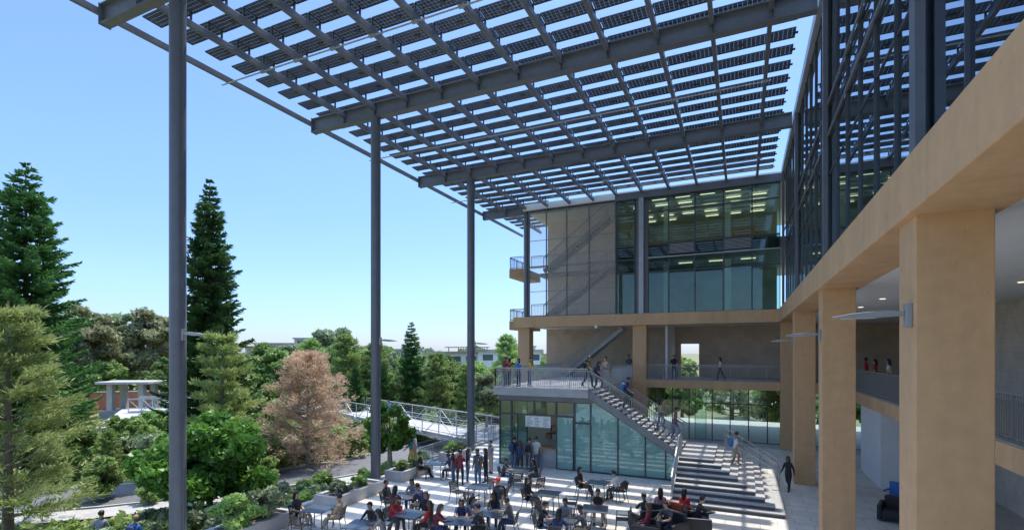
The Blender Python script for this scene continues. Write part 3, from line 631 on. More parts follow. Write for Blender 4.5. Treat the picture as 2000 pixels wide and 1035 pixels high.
def make_pine(name,H,R,leafm,label,ntuft=520,per=34,nl=.20,wd=.018,cone=.55,barkm=None,low=.08,tier=0):
    "whorled open conifer: limbs carrying needle tufts"
    e=thing(name,(0,0,-500),label,"pine"); tk=MB(); tk.tube((0,0,-.3),(0,0,H*.97),H*.016+.05,.03,9); C=[];A=[]
    nlimb=int(ntuft/9)
    for i in range(nlimb):
        f=(i+random.random())/nlimb
        if tier: f=(int(f*tier)+random.random()*.25)/tier
        z=H*(low+(.94-low)*f); Lb=R*((1-f)**cone)*random.uniform(.6,1.15)+.15; ph=i*2.4+random.uniform(-.4,.4)
        d=V((math.cos(ph),math.sin(ph),.15+.35*f)); s0=V((0,0,z)); e1=s0+d*Lb; tk.tube(s0,e1,.02+.012*Lb,.01,4)
        for j in range(9):
            s=.3+.7*(j+.5)/9; side=V((-math.sin(ph),math.cos(ph),0))*random.uniform(-.32,.32)*Lb*(s**.7); q=s0+d*Lb*s+side+V((0,0,random.uniform(-.08,.16)*Lb*(.25 if tier else .6)))
            dd=(d+side*.5+V((0,0,.35))).normalized()
            ax=rng.normal(size=(per,3))*.6+np.array(dd); ax/=np.linalg.norm(ax,axis=1)[:,None]
            base=np.array(q)+rng.normal(size=(per,3))*np.array([.09,.09,.07])*(.6+R*.25); C.append(base+ax*nl*.5); A.append(ax)
    C=np.vstack(C);A=np.vstack(A); n=len(C); Sz=np.full(n,wd)*rng.uniform(.8,1.3,n)
    tk.bake("trunk",barkm or M["bark"],e,(0,0,0)); obj("crown",leaves("crown",C,Sz,nl*.5/wd*1.0,leafm,0,A),e); return e
def put(k,d,proto,z=BASE,sc=1,rz=None,label=None,group=None,scz=None):
    return clone(proto,spot(k,d,z),random.uniform(0,6.28) if rz is None else rz,sc,label,group,scz)
A1=make_arau("conifer_tree",19.4,4.4,"tall dark green conifer with tiered upswept branches",46); A1.location=spot(-.965,30.5,BASE)
A2=make_arau("conifer_tree",19.2,3.1,"tall narrow conifer with layered whorls of branches",48); A2.location=spot(-.60,33,BASE)
A3=make_arau("conifer_tree",11.5,2.2,"slender dark conical conifer among lighter trees",32,2); A3.location=spot(-.20,60,BASE)
P1=make_pine("pine_tree",10.4,3.0,L["pine"],"yellow green pine with long drooping needle tufts",560,40,.34,.024,.5,tier=13); P1.location=spot(-1.0,21.5,BASE)
P2=make_pine("pine_tree",9.6,2.2,L["pine"],"bright green pine growing beside the tall conifer",500,40,.30,.022,.5,tier=12); P2.location=spot(-.575,30,BASE)
D1=make_pine("dry_tree",8.1,3.9,L["dry"],"dead conifer with dense dry orange brown foliage",820,34,.20,.024,.55,M["barkg"],.02); D1.location=spot(-.405,35,BASE)
B1=make_broad("broadleaf_tree",4.7,2.7,L["broad"],M["bark"],60,400,.10,1.7,.12,"dense glossy green broadleaf tree beside the terrace"); B1.location=spot(-.60,24,BASE)
B2=make_broad("broadleaf_tree",5.0,1.25,L["broad"],M["barkg"],30,300,.085,1.6,.42,"young street tree with dark leaves by the terrace"); B2.location=spot(-.24,28.5,BASE)
E1=make_broad("eucalyptus_tree",14.5,4.6,L["euc"],M["barkg"],60,300,.17,2.0,.25,"large olive brown eucalyptus tree",sq=.55)
E2=make_broad("eucalyptus_tree",13,4.0,L["olive"],M["barkg"],46,300,.17,2.0,.3,"tall grey green eucalyptus tree",sq=.6)
F1=make_broad("broadleaf_tree",7.5,3.2,L["bright"],M["bark"],50,300,.15,1.5,.1,"fresh green rounded tree")
F2=make_broad("broadleaf_tree",8.2,3.4,L["mid"],M["bark"],50,300,.15,1.5,.1,"mid green rounded tree")
F3=make_pine("pine_tree",9.0,2.6,L["bright"],"light green young pine",480,34,.34,.035,.55)
SH=make_broad("shrub",1.1,.8,L["bright"],M["bark"],18,180,.05,1.6,.0,"low bright green leafy shrub","shrub")
SH2=make_broad("shrub",1.2,.9,L["olive"],M["bark"],18,180,.05,2.2,.0,"low grey green leafy shrub","shrub")
GT="trees around the plaza"
for p_,k,d in ((E1,-.85,74),(E2,-.90,70)): p_.location=spot(k,d,BASE)
for p_,k,d in ((F1,-.52,58),(F2,-.465,60),(F3,-.355,66)): p_.location=spot(k,d,BASE); p_["group"]=GT
for k,d,p_,s in ((-.78,82,E2,1.1),(-.72,80,E1,1.0),(-.95,78,E1,1.0),(-.87,88,E2,1.1),(-.66,90,E2,1),(-.99,60,F2,1.1),(-.89,44,F1,.6),(-.84,36,P2,.48),(-.80,31,F3,.35),
  (-.70,74,F2,.8),(-.50,70,F2,1.1),(-.44,74,E2,.7),(-.40,64,F3,1.1),(-.37,72,E2,.85),(-.33,60,F3,1.15),(-.345,78,E2,.9),(-.30,68,F1,1.1),(-.27,62,F3,1.05),(-.24,74,F2,1.05),(-.22,60,F1,.75),
  (-.31,56,A3,.6),(-.255,58,A3,.6),(-.17,66,F1,.9),(-.15,58,F3,.9),(-.13,70,F2,.9),(-.11,62,F1,.9),(-.09,56,F3,.75),(-.07,66,F1,.9),(-.05,60,F1,.75),(-.01,74,F3,1.2),(.01,66,F1,.95),(-.16,84,F2,.9),(-.20,84,F1,1),
  (-.56,46,F2,.75),(-.745,40,F1,.38),(-.70,42,F1,.42),(-.62,66,F2,.95),(-.57,72,E2,.72),(-.285,62,F1,.8),(-.78,42,F2,.32),(-.73,37,F3,.3),(-.66,38,F1,.45),(-.48,44,F1,.5),(-.31,38,F1,.3),(-.285,41,F2,.3),(-.335,43,F1,.34),(-.51,40,F2,.5),(-.47,33,F1,.3),
  (-.69,34,F1,.34),(-.76,33,F2,.26),(-.52,33,F1,.34),(-.62,27,F1,.2),(-.72,26,F1,.18),(-.49,29.5,F1,.24),(-.86,40,F1,.42),
  (-1.06,40,F2,1.0),(-1.10,55,E1,.9),(-1.0,36,F1,.8),(-.93,34,F1,.5),(-.885,31,F2,.48),(-.815,27,F1,.32)):
    put(k,d,p_,sc=s,group=GT)
for x,y,p_,s in ((-6,58,F1,1),(-1,60,F3,1.1),(3,57,F1,.9),(7,60,F2,1),(12,58,F1,1.1),(-11,60,F2,1.0),(0.5,66,E2,.9),(17,62,E1,.8),(5,54,F3,.7)): clone(p_,(x,y,BASE),random.uniform(0,6),s,group=GT)
prot=[F1,F2,F3,E2,F1,F3]
def near_line(p):
    for a,b in zip(bp,bp[1:]):
        t_=max(0,min(1,(p-a).dot(b-a)/(b-a).length_squared)); 
        if (a.lerp(b,t_)-p).length<4.5: return True
    return False
cnt=0
for d in (54,60,70,82,96,116):
    kk=-1.05
    while kk<.02:
        kk+=random.uniform(.05,.085); q=kk+random.uniform(-.02,.02); d2=d+random.uniform(-4,4); p=spot(q,d2,0)
        if near_line(p) or (-.88<q<-.58 and d2<72) or (-.52<q<-.1 and d2<56): continue
        s=random.uniform(.74,1.0); pr=random.choice(prot)
        if pr is E2: s*=.66
        if d<65: s*=.78
        if q>-.17 and d>75: s*=.75
        clone(pr,(p.x,p.y,BASE),random.uniform(0,6.28),s,group=GT); cnt+=1
n=26000; kk=rng.uniform(-1.25,.25,n); dd=rng.uniform(135,300,n); hh=5.5+3.0*np.sin(kk*23+dd*.05)+1.6*np.sin(kk*61)
C=np.stack([dd*(-math.sin(YAW)+math.cos(YAW)*kk),dd*(math.cos(YAW)+math.sin(YAW)*kk),BASE+rng.random(n)**.6*hh],1)
fw=bpy.data.objects.new("distant_woods",leaves("distant_woods",C,rng.uniform(.7,1.5,n),1.3,L["olive"])); COL.objects.link(fw); props(fw,"far tree canopy along the horizon","woods",None,"stuff")
SH.location=(-15.75,11.8,.35); SH2.location=(-15.75,13.0,.35); GS="low shrubs in planting beds"; SH["group"]=GS; SH2["group"]=GS
for x,y in ((-15.75,20.9),(-15.75,22.0),(-15.8,25.9),(-15.8,26.8),(-15.6,16.4),(-15.6,17.7)): clone(random.choice((SH,SH2)),(x,y,.35),random.uniform(0,6),random.uniform(.4,.6),group=GS)
for i in range(60):
    y=random.uniform(9,34); x=-17.7-random.random()*3.2-(max(0,18-y)*.45); clone(random.choice((SH,SH2,SH)),(x,y,BASE-.05),random.uniform(0,6),random.uniform(.6,1.25),group=GS)
far_side=offset(road,4.4)
for i in range(70):
    j=random.randint(2,6); t_=random.random(); a=far_side[j]; b=far_side[j+1]; clone(random.choice((SH,SH2)),(a[0]+(b[0]-a[0])*t_-random.random()*2.5,a[1]+(b[1]-a[1])*t_+random.random()*1.5,BASE-.05),random.uniform(0,6),random.uniform(1.0,2.1),group=GS)
n=36000; xx=rng.uniform(-60,-17,n); yy=rng.uniform(4,60,n)
rp=np.array(road); keep=np.ones(n,bool)
for a,b in zip(rp,rp[1:]):
    ab=b-a; u=np.clip(((xx-a[0])*ab[0]+(yy-a[1])*ab[1])/(ab@ab),0,1); dx_=xx-a[0]-u*ab[0]; dy_=yy-a[1]-u*ab[1]; dist=np.hypot(dx_,dy_); sd=ab[0]*dy_-ab[1]*dx_
    keep&=np.where(sd<0,dist>4.7,dist>2.7)
keep&=~((xx>-22)&(np.abs(xx+19.2+np.maximum(0,18-yy)*.4)<1.0)); xx=xx[keep];yy=yy[keep];n=len(xx)
C=np.stack([xx,yy,np.full(n,BASE)+rng.random(n)*.3],1)
gc=bpy.data.objects.new("ground_cover",leaves("ground_cover",C,rng.uniform(.05,.16,n),2.2,L["bright"])); COL.objects.link(gc); props(gc,"low green and straw coloured ground cover","ground cover",None,"stuff")
# ------------------------------------------------------------------ furniture
tab=thing("cafe_table",(-9,20,0),"square slate coloured cafe table with metal legs","table","square cafe tables on the terrace")
MB().box(-.46,.46,-.46,.46,.715,.75).bake("table_top",M["tabl"],tab,(0,0,0),.015)
for sx_ in(-1,1):
    for sy_ in(-1,1): MB().tube((sx_*.40,sy_*.40,0),(sx_*.34,sy_*.34,.715),.02,n=8).bake("leg",M["chair"],tab,(0,0,0))
ch=thing("cafe_chair",(-9,19,0),"dark metal cafe chair with slatted back","chair","dark metal cafe chairs on the terrace")
mb=MB(); 
for i in range(9): mb.box(-.21+i*.047,-.21+i*.047+.034,-.22,.22,.435,.45)
mb.box(-.225,.225,.215,.235,.425,.45).box(-.225,.225,-.235,-.215,.425,.45); mb.bake("seat",M["chair"],ch,(0,0,0))
mb=MB(); 
for i in range(8): mb.bar((-.18+i*.051,-.22,.5),(-.18+i*.051,-.3,.82),.03,.01)
mb.bar((-.22,-.21,.45),(-.22,-.31,.85),.028,.028).bar((.22,-.21,.45),(.22,-.31,.85),.028,.028).bar((-.22,-.31,.84),(.22,-.31,.84),.03,.03); mb.bake("backrest",M["chair"],ch,(0,0,0))
for sx_ in(-1,1):
    MB().tube((sx_*.25,.24,0),(sx_*.22,.2,.44),.014,n=6).bake("leg",M["chair"],ch,(0,0,0)); MB().tube((sx_*.25,-.3,0),(sx_*.22,-.2,.44),.014,n=6).bake("leg",M["chair"],ch,(0,0,0))
    mb=MB(); mb.tube((sx_*.25,.2,.42),(sx_*.25,.2,.65),.012,n=6).bar((sx_*.25,.22,.65),(sx_*.25,-.27,.67),.035,.02); mb.bake("armrest",M["chair"],ch,(0,0,0))
# ------------------------------------------------------------------ people
def R3(a,b):
    a=math.radians(a);b=math.radians(b); return V((math.sin(b),math.sin(a)*math.cos(b),-math.cos(a)*math.cos(b)))
POSES={}
def build_pose(name,hz,lean,thigh,shin,arm,fore,headt=0,splay=(4,4),headturn=0,fem=False):
    verts=[];rad=[];edges=[];bones=[]
    def vx(p,r): verts.append(V(p)); rad.append(r if isinstance(r,tuple) else (r,r)); return len(verts)-1
    def link(a,b,reg): edges.append((a,b)); bones.append((a,b,reg))
    l=math.radians(lean); u=V((0,math.sin(l),math.cos(l))); fw=V((0,math.cos(l),-math.sin(l))); X=V((1,0,0))
    sw=.88 if fem else 1.0; H0=V((0,0,hz))
    pel=vx(H0,(.150,.118)); sp1=vx(H0+u*.17,(.128*sw,.105)); chs=vx(H0+u*.37,(.155*sw,.118)); nb=vx(H0+u*.50,(.085,.072)); n1=vx(H0+u*.57+fw*.01,(.056,.058))
    ht=l*.5+math.radians(headt); hu=V((0,math.sin(ht),math.cos(ht))); hf=V((math.sin(math.radians(headturn)),math.cos(ht),-math.sin(ht))).normalized()
    jaw=vx(verts[n1]+hu*.075+hf*.022,(.066,.075)); sk=vx(verts[n1]+hu*.15+hf*.012,(.086,.102)); tp=vx(verts[n1]+hu*.205,(.06,.07))
    link(pel,sp1,1);link(sp1,chs,1);link(chs,nb,1);link(nb,n1,0);link(n1,jaw,0);link(jaw,sk,0);link(sk,tp,0)
    hands=[]
    for i,sg in enumerate((-1,1)):
        hp=vx(H0+X*sg*.095-u*.03,.098); td=R3(thigh[i],splay[i]*1.0); td.x*=sg; kn=vx(verts[hp]+td*.42,(.064,.066)); sd=R3(shin[i],0); cf=vx(verts[kn]+sd*.14,(.058,.058)); an=vx(verts[kn]+sd*.40,(.04,.042))
        fd=V((sg*.12,1,-.0)).normalized(); he=vx(verts[an]+V((0,-.03,-.05)),(.038,.035)); to=vx(verts[an]+fd*.13+V((0,0,-.058)),(.042,.026)); te=vx(verts[an]+fd*.19+V((0,0,-.062)),(.032,.02))
        link(pel,hp,2);link(hp,kn,2);link(kn,cf,5);link(cf,an,5);link(an,he,3);link(an,to,3);link(to,te,3)
        sh=vx(H0+u*.445+X*sg*.185*sw,(.066,.066)); ad=R3(*arm[i]); ad.x*=sg; el=vx(verts[sh]+ad*.28,(.044,.044)); fo=R3(*fore[i]); fo.x*=sg; f1=vx(verts[el]+fo*.08,(.042,.042)); wr=vx(verts[el]+fo*.24,(.027,.027)); pm=vx(verts[wr]+fo*.06,(.036,.022))
        link(chs,sh,1);link(sh,el,7);link(el,f1,4);link(f1,wr,4);link(wr,pm,0); hands.append((verts[wr],verts[pm],fo,sg))
    me=bpy.data.meshes.new("tmp"); me.from_pydata([tuple(p) for p in verts],edges,[]); o=bpy.data.objects.new("tmp",me); COL.objects.link(o)
    sk_=o.modifiers.new("Skin",'SKIN'); sk_.use_smooth_shade=True; sb=o.modifiers.new("Sub",'SUBSURF'); sb.levels=1; sb.render_levels=1
    for i,r in enumerate(rad):
        d=me.skin_vertices[0].data[i]; d.radius=(r[0]*1.06,r[1]*1.06); d.use_root=(i==0)
    dg=bpy.context.evaluated_depsgraph_get(); ev=o.evaluated_get(dg); m2=bpy.data.meshes.new_from_object(ev)
    mb=MB(); vs=[v.co.copy() for v in m2.vertices]; mb.v=[tuple(v) for v in vs]
    for p in m2.polygons:
        c=p.center; best=1e9;reg=1;tt=0
        for a,b,rg in bones:
            A=verts[a];B=verts[b]; t=max(0,min(1,(c-A).dot(B-A)/max(1e-9,(B-A).length_squared))); rr=rad[a][0]*(1-t)+rad[b][0]*t; dist=(A.lerp(B,t)-c).length-rr*.9
            if dist<best: best=dist;reg=rg;tt=t
        if reg==7: reg=1 if tt<.72 else 4
        mb.f.append(tuple(p.vertices)); mb.m.append(reg); mb.sm.append(True)
    bpy.data.objects.remove(o); bpy.data.meshes.remove(me); bpy.data.meshes.remove(m2)
    for wr,pm,fo,sg in hands:
        S_=fo.cross(V((1,0,0)) if abs(fo.x)<.8 else V((0,1,0))).normalized(); Nn=fo.cross(S_).normalized()
        if Nn.x*sg>0: Nn=-Nn
        for j,(o_,ln) in enumerate(((-.026,.066),(-.009,.078),(.009,.072),(.025,.056))):
            p=pm+S_*o_+fo*.005; d=fo.copy()
            for s_,(r0,r1) in enumerate(((.0092,.0085),(.0085,.0078),(.0078,.006))):
                d=(d+Nn*(.22+.08*j*.5)).normalized(); q=p+d*ln*(.42,.32,.26)[s_]; mb.tube(p,q,r0,r1,5,0); p=q
        p=wr.lerp(pm,.45)-S_*.024; d=(fo*.6-S_*.6+Nn*.4).normalized()
        for ln,r0,r1 in ((.032,.012,.0105),(.026,.0105,.0075)): q=p+d*ln; mb.tube(p,q,r0,r1,5,0); p=q; d=(d+fo*.5).normalized()
    hc=verts[sk]; hx=hu.cross(hf).normalized()
    def hpnt(x,y,z): return hc+hx*x+hf*y+hu*z
    nz=[hpnt(-.013,.088,-.035),hpnt(.013,.088,-.035),hpnt(0,.122,-.03),hpnt(0,.092,.012)]; mb.add(nz,[(0,1,2),(1,3,2),(3,0,2)],0)
    for sx_ in (-1,1):
        mb.ball(hpnt(sx_*.03,.088,.0),(.011,.008,.006),6,6,4); mb.ball(hpnt(sx_*.082,.0,-.012),(.012,.018,.03),0,6,4)
    mb.bar(hpnt(-.022,.094,-.062),hpnt(.022,.094,-.062),.006,.007,8)
    body=mb.mesh("person",[None]*9)
    hair={}
    for kind in ("short","long","cap"):
        hb=MB(); nu,nv=18,12; vv=[]
        for j in range(nv+1):
            ph=math.pi*j/nv
            for i in range(nu):
                t=2*math.pi*i/nu; x=math.sin(ph)*math.cos(t); y_=math.sin(ph)*math.sin(t); z_=math.cos(ph); zz=z_*.118+.012; rx_=.098;ry_=.114; 
                if kind=="long" and z_<0 : zz=z_*(.34 if y_<.2 else .22); rx_=.1+.025*(-z_); 
                if z_<0 and kind=="long": f_=max(math.sin(ph),.75); x=math.cos(t)*f_; y_=math.sin(t)*f_
                jit=1+.04*math.sin(7*t+3*j)
                q=hpnt(x*rx_*jit,y_*ry_*jit-.012-(.02 if kind=="long" and z_<0 else 0),zz); vv.append(q)
        fs=[]
        for j in range(nv):
            for i in range(nu):
                ph=math.pi*(j+.5)/nv; t=2*math.pi*(i+.5)/nu; z_=math.cos(ph)
                st_=math.sin(t)
                if kind=="short" and ((st_>.25 and z_<.42) or z_<-.45): continue
                if kind=="cap" and z_<.15: continue
                if kind=="long" and ((st_>.3 and z_<.42) or j==nv-1): continue
                fs.append((j*nu+i,(j+1)*nu+i,(j+1)*nu+(i+1)%nu,j*nu+(i+1)%nu))
        hb.add(vv,fs,0,True)
        if kind=="cap": hb.add([hpnt(-.07,.09,.035),hpnt(.07,.09,.035),hpnt(.06,.18,.02),hpnt(-.06,.18,.02),hpnt(-.07,.09,.048),hpnt(.07,.09,.048),hpnt(.06,.18,.03),hpnt(-.06,.18,.03)],[(0,3,2,1),(4,5,6,7),(1,2,6,5),(2,3,7,6),(3,0,4,7)])
        hair[kind]=hb.mesh("hair",[None])
    bk=MB(); c=H0+u*.28-fw*.2
    P=[];levels=[(-.22,.12,.05),(-.19,.15,.08),(0,.155,.095),(.15,.14,.08),(.2,.1,.05)]
    for lv,wv,dv in levels:
        for a_ in range(12):
            th=2*math.pi*a_/12; cx=math.copysign(abs(math.cos(th))**.6,math.cos(th))*wv; cy_=math.copysign(abs(math.sin(th))**.6,math.sin(th))*dv; P.append(c+X*cx+fw*cy_+u*lv)
    F=[(r*12+i,r*12+(i+1)%12,(r+1)*12+(i+1)%12,(r+1)*12+i) for r in range(4) for i in range(12)]+[tuple(range(11,-1,-1)),tuple(range(48,60))]
    bk.add(P,F,0,True)
    for sg in (-1,1):
        a_=c+X*sg*.09+fw*.08+u*.17; b_=H0+u*.46+X*sg*.11+u*.03; d_=H0+u*.3+X*sg*.13+fw*.135; bk.bar(a_,b_,.05,.015).bar(b_,d_,.05,.015)
    POSES[name]=(body,hair,bk.mesh("backpack",[None]))
for fem in (0,1):
    s="f" if fem else "m"
    build_pose("stand"+s,.91,1,(2,-3),(-2,-5),((4,9),(-3,10)),((14,6),(10,5)),5,fem=fem)
    build_pose("phone"+s,.91,2,(4,-4),(-2,-6),((8,12),(25,6)),((20,5),(118,-25)),18,fem=fem)
    build_pose("walk"+s,.885,4,(24,-16),(4,-34),((-24,8),(24,8)),((-4,6),(48,4)),2,fem=fem)
    build_pose("step"+s,.90,5,(38,-4),(-12,-22),((-15,12),(20,10)),((15,6),(55,0)),14,fem=fem)
    build_pose("sit"+s,.53,14,(86,84),(4,-10),((38,12),(46,10)),((88,-18),(92,-22)),10,(8,8),fem=fem)
    build_pose("relax"+s,.53,-6,(86,88),(12,20),((14,14),(10,12)),((62,-20),(70,-25)),6,(9,6),fem=fem)
def cm(n,c,r=.75): return mat(n,c,r,0,.12,9)
SK=[mat("skin light",(.55,.33,.23),.5),mat("skin tan",(.42,.23,.14),.5),mat("skin brown",(.22,.11,.065),.5)]
SH_={"red":cm("red cloth",(.50,.03,.03)),"black":cm("black cloth",(.022,.022,.026)),"white":cm("white cloth",(.74,.73,.70)),"navy":cm("navy cloth",(.03,.045,.13)),"blue":cm("blue cloth",(.06,.19,.46)),"grey":cm("grey cloth",(.25,.25,.26)),
 "olive":cm("olive cloth",(.15,.15,.08)),"teal":cm("teal cloth",(.03,.26,.28)),"yellow":cm("yellow cloth",(.62,.42,.06)),"maroon":cm("maroon cloth",(.20,.03,.045)),"tan":cm("tan cloth",(.46,.36,.24)),"denim":cm("denim",(.08,.13,.24)),"pink":cm("pink cloth",(.60,.25,.27)),"dgrey":cm("dark grey cloth",(.08,.08,.085)),"plaid":cm("plaid cloth",(.28,.13,.14))}
HR=[mat("black hair",(.014,.012,.011),.45),mat("brown hair",(.07,.04,.02),.45),mat("fair hair",(.30,.19,.08),.5)]
EYE_=mat("eye dark",(.02,.015,.012),.3); LIP=mat("lips",(.35,.10,.09),.5)
def person(p,rz,pose,top,bot,hair="short",pack=None,skin=None,hairc=None,shorts=False,longs=None,sc=None):
    fem=pose.endswith("f"); body,hr,bk=POSES[pose]; sk_=SK[random.choice((0,1,1,0,2)) if skin is None else skin]; hc=HR[random.choice((0,0,0,1)) if hairc is None else hairc]
    longs=random.random()<.35 if longs is None else longs
    o=bpy.data.objects.new("person",body); COL.objects.link(o); o.location=p; o.rotation_euler=(0,0,rz); s=sc or (random.uniform(.92,.97) if fem else random.uniform(.97,1.04)); o.scale=(s,s,s)
    if pose[:3] in("sit","rel"): o.scale=(.97,.97,.97)
    mm=[sk_,SH_[top],SH_[bot],SH_["white"] if random.random()<.4 else SH_["black"],SH_[top] if longs else sk_,sk_ if shorts else SH_[bot],EYE_,SH_[top],LIP]
    for i,m in enumerate(mm): o.material_slots[i].link='OBJECT'; o.material_slots[i].material=m
    h=bpy.data.objects.new("hair" if hair!="cap" else "cap",hr[hair]); COL.objects.link(h); h.parent=o; h.material_slots[0].link='OBJECT'; h.material_slots[0].material=SH_["red"] if hair=="cap" else hc
    if pack:
        b=bpy.data.objects.new("backpack",bk); COL.objects.link(b); b.parent=o; b.material_slots[0].link='OBJECT'; b.material_slots[0].material=SH_[pack]
    verb={"sta":"standing","pho":"holding phone","wal":"walking","ste":"descending stairs","sit":"sitting","rel":"leaning back"}[pose[:3]]
    nm=lambda c:{"dgrey":"charcoal"}.get(c,c)
    props(o,f"person in {nm(top)} top and {nm(bot)} {'shorts' if shorts else 'trousers'} {verb}"+(f" with backpack" if pack else ""),"person"); return o
PI=math.pi
bots=["denim","black","navy","dgrey","tan"]
def seatset(k,d,rot,seats,first=False):
    c=spot(k,d,0)
    if first: tab.location=c; tab.rotation_euler=(0,0,rot)
    else: clone(tab,c,rot)
    for side,top,fem in seats:
        a=rot+side*PI/2; off=V((math.sin(a),-math.cos(a),0)); q=c+off*(.72 if top else .95); q+=V((random.uniform(-.05,.05),random.uniform(-.05,.05),0))
        rz=a+random.uniform(-.15,.15)+(0 if top else random.uniform(-.5,.5)); clone(ch,q,rz)
        if top:
            person(q-V((-math.sin(rz)*.08,math.cos(rz)*.08,0)),rz,random.choice(("sit","sit","relax"))+("f" if fem else "m"),top,random.choice(bots),"long" if fem else "short")
ch.location=spot(.05,22.6,0); ch.rotation_euler=(0,0,1.0)
seatset(-.385,18.3,.25,[(3,"black",1),(1,"tan",0),(0,None,0)],True)
seatset(-.215,19.9,.1,[(3,"black",0),(1,"navy",0),(0,"maroon",1),(2,"grey",1)])
seatset(-.065,21.3,.15,[(0,None,0),(1,None,0),(3,None,0),(2,None,0)])
seatset(-.15,25.7,.2,[(3,"black",0),(1,"navy",0)])
seatset(.07,20.3,.05,[(3,"black",1),(1,None,0),(0,None,0)])
seatset(.015,24.4,.3,[(3,"dgrey",0),(1,"black",1),(0,None,0)])
seatset(.172,22.1,-.05,[(3,"black",1),(1,"white",0),(1,None,0)])
seatset(.10,17.1,.1,[(3,"black",0),(1,"dgrey",0),(2,"grey",0),(0,"navy",1)])
seatset(-.20,17.7,.0,[(3,"red",1),(1,"red",1),(2,"black",0)])
seatset(-.045,17.8,.2,[(3,"grey",1),(2,"black",1),(1,"dgrey",0)])
seatset(-.105,17.0,.4,[(3,"maroon",1),(1,"black",0),(2,"navy",1)])
seatset(.165,18.3,.2,[(2,"black",0),(1,None,0)])
seatset(-.30,16.6,.2,[(2,"black",0),(1,"grey",1)])
def stand(k,d,rz,pose,top,bot,**kw): return person(spot(k,d,kw.pop("z",0)),rz,pose,top,bot,**kw)
for a in [(-.117,24.8,2.0,"standm","black","denim",dict(pack="black")),(-.103,24.4,.5,"phonem","maroon","black",dict()),(-.088,24.9,-.8,"standf","navy","denim",dict(hair="long")),
 (-.068,24.2,3.0,"standm","dgrey","denim",dict(pack="grey")),(-.052,24.9,1.8,"standf","black","black",dict(hair="long")),(-.042,26.8,2.6,"standm","grey","tan",dict(shorts=True)),
 (.004,27.6,-.3,"standm","black","denim",dict(pack="navy")),(.016,27.3,.2,"standf","navy","black",dict(hair="long")),(.034,27.6,.1,"standm","grey","dgrey",dict(pack="black")),(.048,27.9,.4,"standm","white","denim",dict()),
 (-.20,28.6,2.4,"walkf","teal","yellow",dict(hair="long",shorts=True)),(-.192,29.6,2.2,"standm","white","tan",dict(shorts=True)),
 (-.027,18.6,2.9,"standm","dgrey","white",dict(hair="cap",pack="black")),
 (-.818,19.5,.4,"walkm","grey","denim",dict(z=BASE)),(-.75,19.0,.2,"walkm","blue","tan",dict(z=BASE,pack="navy",hairc=2))]:
    stand(*a[:6],**a[6])
def lounge(p,rz,col):
    e=thing("lounge_chair",p,("orange red" if col=="orange" else "charcoal")+" upholstered lounge chair with a dark base","armchair","upholstered lounge chairs on the plaza"); e.rotation_euler=(0,0,rz)
    MB().box(-.4,.4,-.38,.42,.2,.44).bake("seat",M[col],e,(0,0,0),.05); MB().box(-.4,.4,-.52,-.38,.2,.85).bake("backrest",M[col],e,(0,0,0),.05)
    for s_ in(-1,1): MB().box(min(s_*.4,s_*.52),max(s_*.4,s_*.52),-.5,.4,.1,.62).bake("armrest",M["black"],e,(0,0,0),.03)
    MB().box(-.38,.38,-.4,.38,.06,.2).bake("base",M["black"],e,(0,0,0))
for k,d,rz,top,fem,c_ in ((.265,18.2,.6,"black",0,"black"),(.295,19.0,.1,"pink",1,"black"),(.345,18.9,-.5,"red",1,"orange"),(.31,17.4,2.6,"dgrey",0,"black"),(.37,18.0,-1.4,"black",0,"black"),(.265,17.2,1.6,"maroon",1,"black")):
    p=spot(k,d,0); lounge(p,rz,c_); person(p+V((math.sin(rz)*.05,-math.cos(rz)*.05,0)),rz,("relax" if fem else "sit")+("f" if fem else "m"),top,random.choice(bots),"long" if fem else "short")
Z2=4.45
for x,y,rz,ps,tp_,bt,kw in ((-12.6,26.6,2.6,"standm","maroon","denim",{}),(-12.3,26.5,2.0,"standf","red","black",dict(hair="long")),(-11.7,26.5,2.8,"standf","blue","navy",dict(hair="long")),(-11.1,26.7,-1.4,"phonem","yellow","denim",{}),
  (-7.9,27.6,-1.6,"walkm","olive","black",dict(pack="black")),(-7.6,30.5,2.6,"walkm","tan","dgrey",{})):
    person((x,y,Z2),rz,ps,tp_,bt,**kw)
person((-4.6,38.9,4.43),3.0,"standm","black","denim"); person((-1.4,38.8,4.43),1.5,"walkf","white","black",hair="long"); person((-7.9,38.9,4.43),3,"standm","dgrey","black")
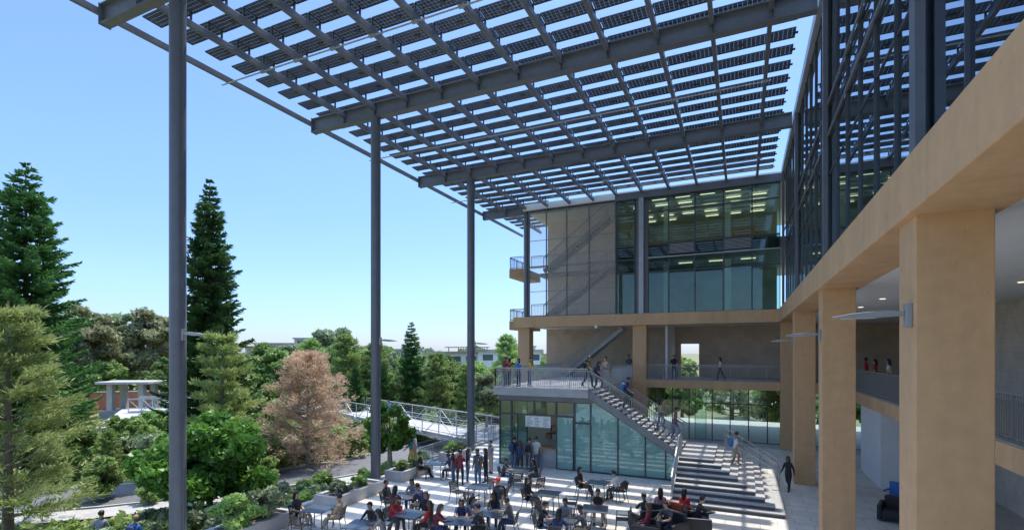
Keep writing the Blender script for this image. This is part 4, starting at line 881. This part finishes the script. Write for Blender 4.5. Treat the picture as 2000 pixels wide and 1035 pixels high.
for x,y,tp_,f in ((6.0,32.2,"red",0),(6.35,31.9,"red",1),(6.6,30.4,"white",1)): person((x,y,4.43),1.2,"stand"+("f" if f else "m"),tp_,"black",hair="long" if f else "short")
def onstair(i,yy,ps,tp_,bt,rz=-PI/2,**kw): person((XT+i*tr+.14,yy,4.45-(i+1)*rise),rz,ps,tp_,bt,**kw)
onstair(0,27.2,"stepf","navy","black",hair="long",pack="dgrey"); onstair(6,27.0,"stepm","navy","dgrey",pack="blue",sc=1.05); onstair(12,27.6,"stepf","tan","denim",hair="long"); onstair(15,27.2,"stepm","plaid","denim",longs=True)
person((-.35,27.0,rise*5),-PI/2+.2,"stepm","white","tan",shorts=True,pack="blue"); person((XB+.45,26.6,0),2.6,"walkf","black","black",hair="long")
for t_,o_ in ((.35,.3),(.38,-.5)): q=bp[1].lerp(bp[2],t_); person((q.x,q.y+o_,-.08),1.2,"walkm","blue","denim")
e=thing("blue_chair",(5.75,25.6,0),"bright blue plastic chair against a white wall","chair"); e.rotation_euler=(0,0,2.6)
MB().box(-.28,.28,-.28,.28,.38,.46).bake("seat",M["blue"],e,(0,0,0),.03); MB().box(-.28,.28,-.32,-.24,.46,1.0).bake("backrest",M["blue"],e,(0,0,0),.03)
for a_ in(-1,1):
    MB().bar((a_*.26,.3,0),(a_*.24,.24,.38),.04,.04).bake("leg",M["blue"],e,(0,0,0)); MB().bar((a_*.26,-.3,0),(a_*.24,-.24,.38),.04,.04).bake("leg",M["blue"],e,(0,0,0)); MB().box(a_*.3-.03,a_*.3+.03,-.28,.25,.62,.68).bake("armrest",M["blue"],e,(0,0,0))
e=thing("sofa",(5.4,23.4,0),"dark brown upholstered lounge sofa on the plaza floor","sofa"); e.rotation_euler=(0,0,-.3)
MB().box(-.5,.5,-.4,.4,.15,.45).bake("seat",M["black"],e,(0,0,0),.05); MB().box(-.5,.5,.4,.6,.1,.85).bake("backrest",M["black"],e,(0,0,0),.05)
for a_ in(-1,1): MB().box(min(a_*.5,a_*.66),max(a_*.5,a_*.66),-.4,.6,.05,.62).bake("armrest",M["black"],e,(0,0,0),.04)
print("objects",len(bpy.data.objects),"filler",cnt)
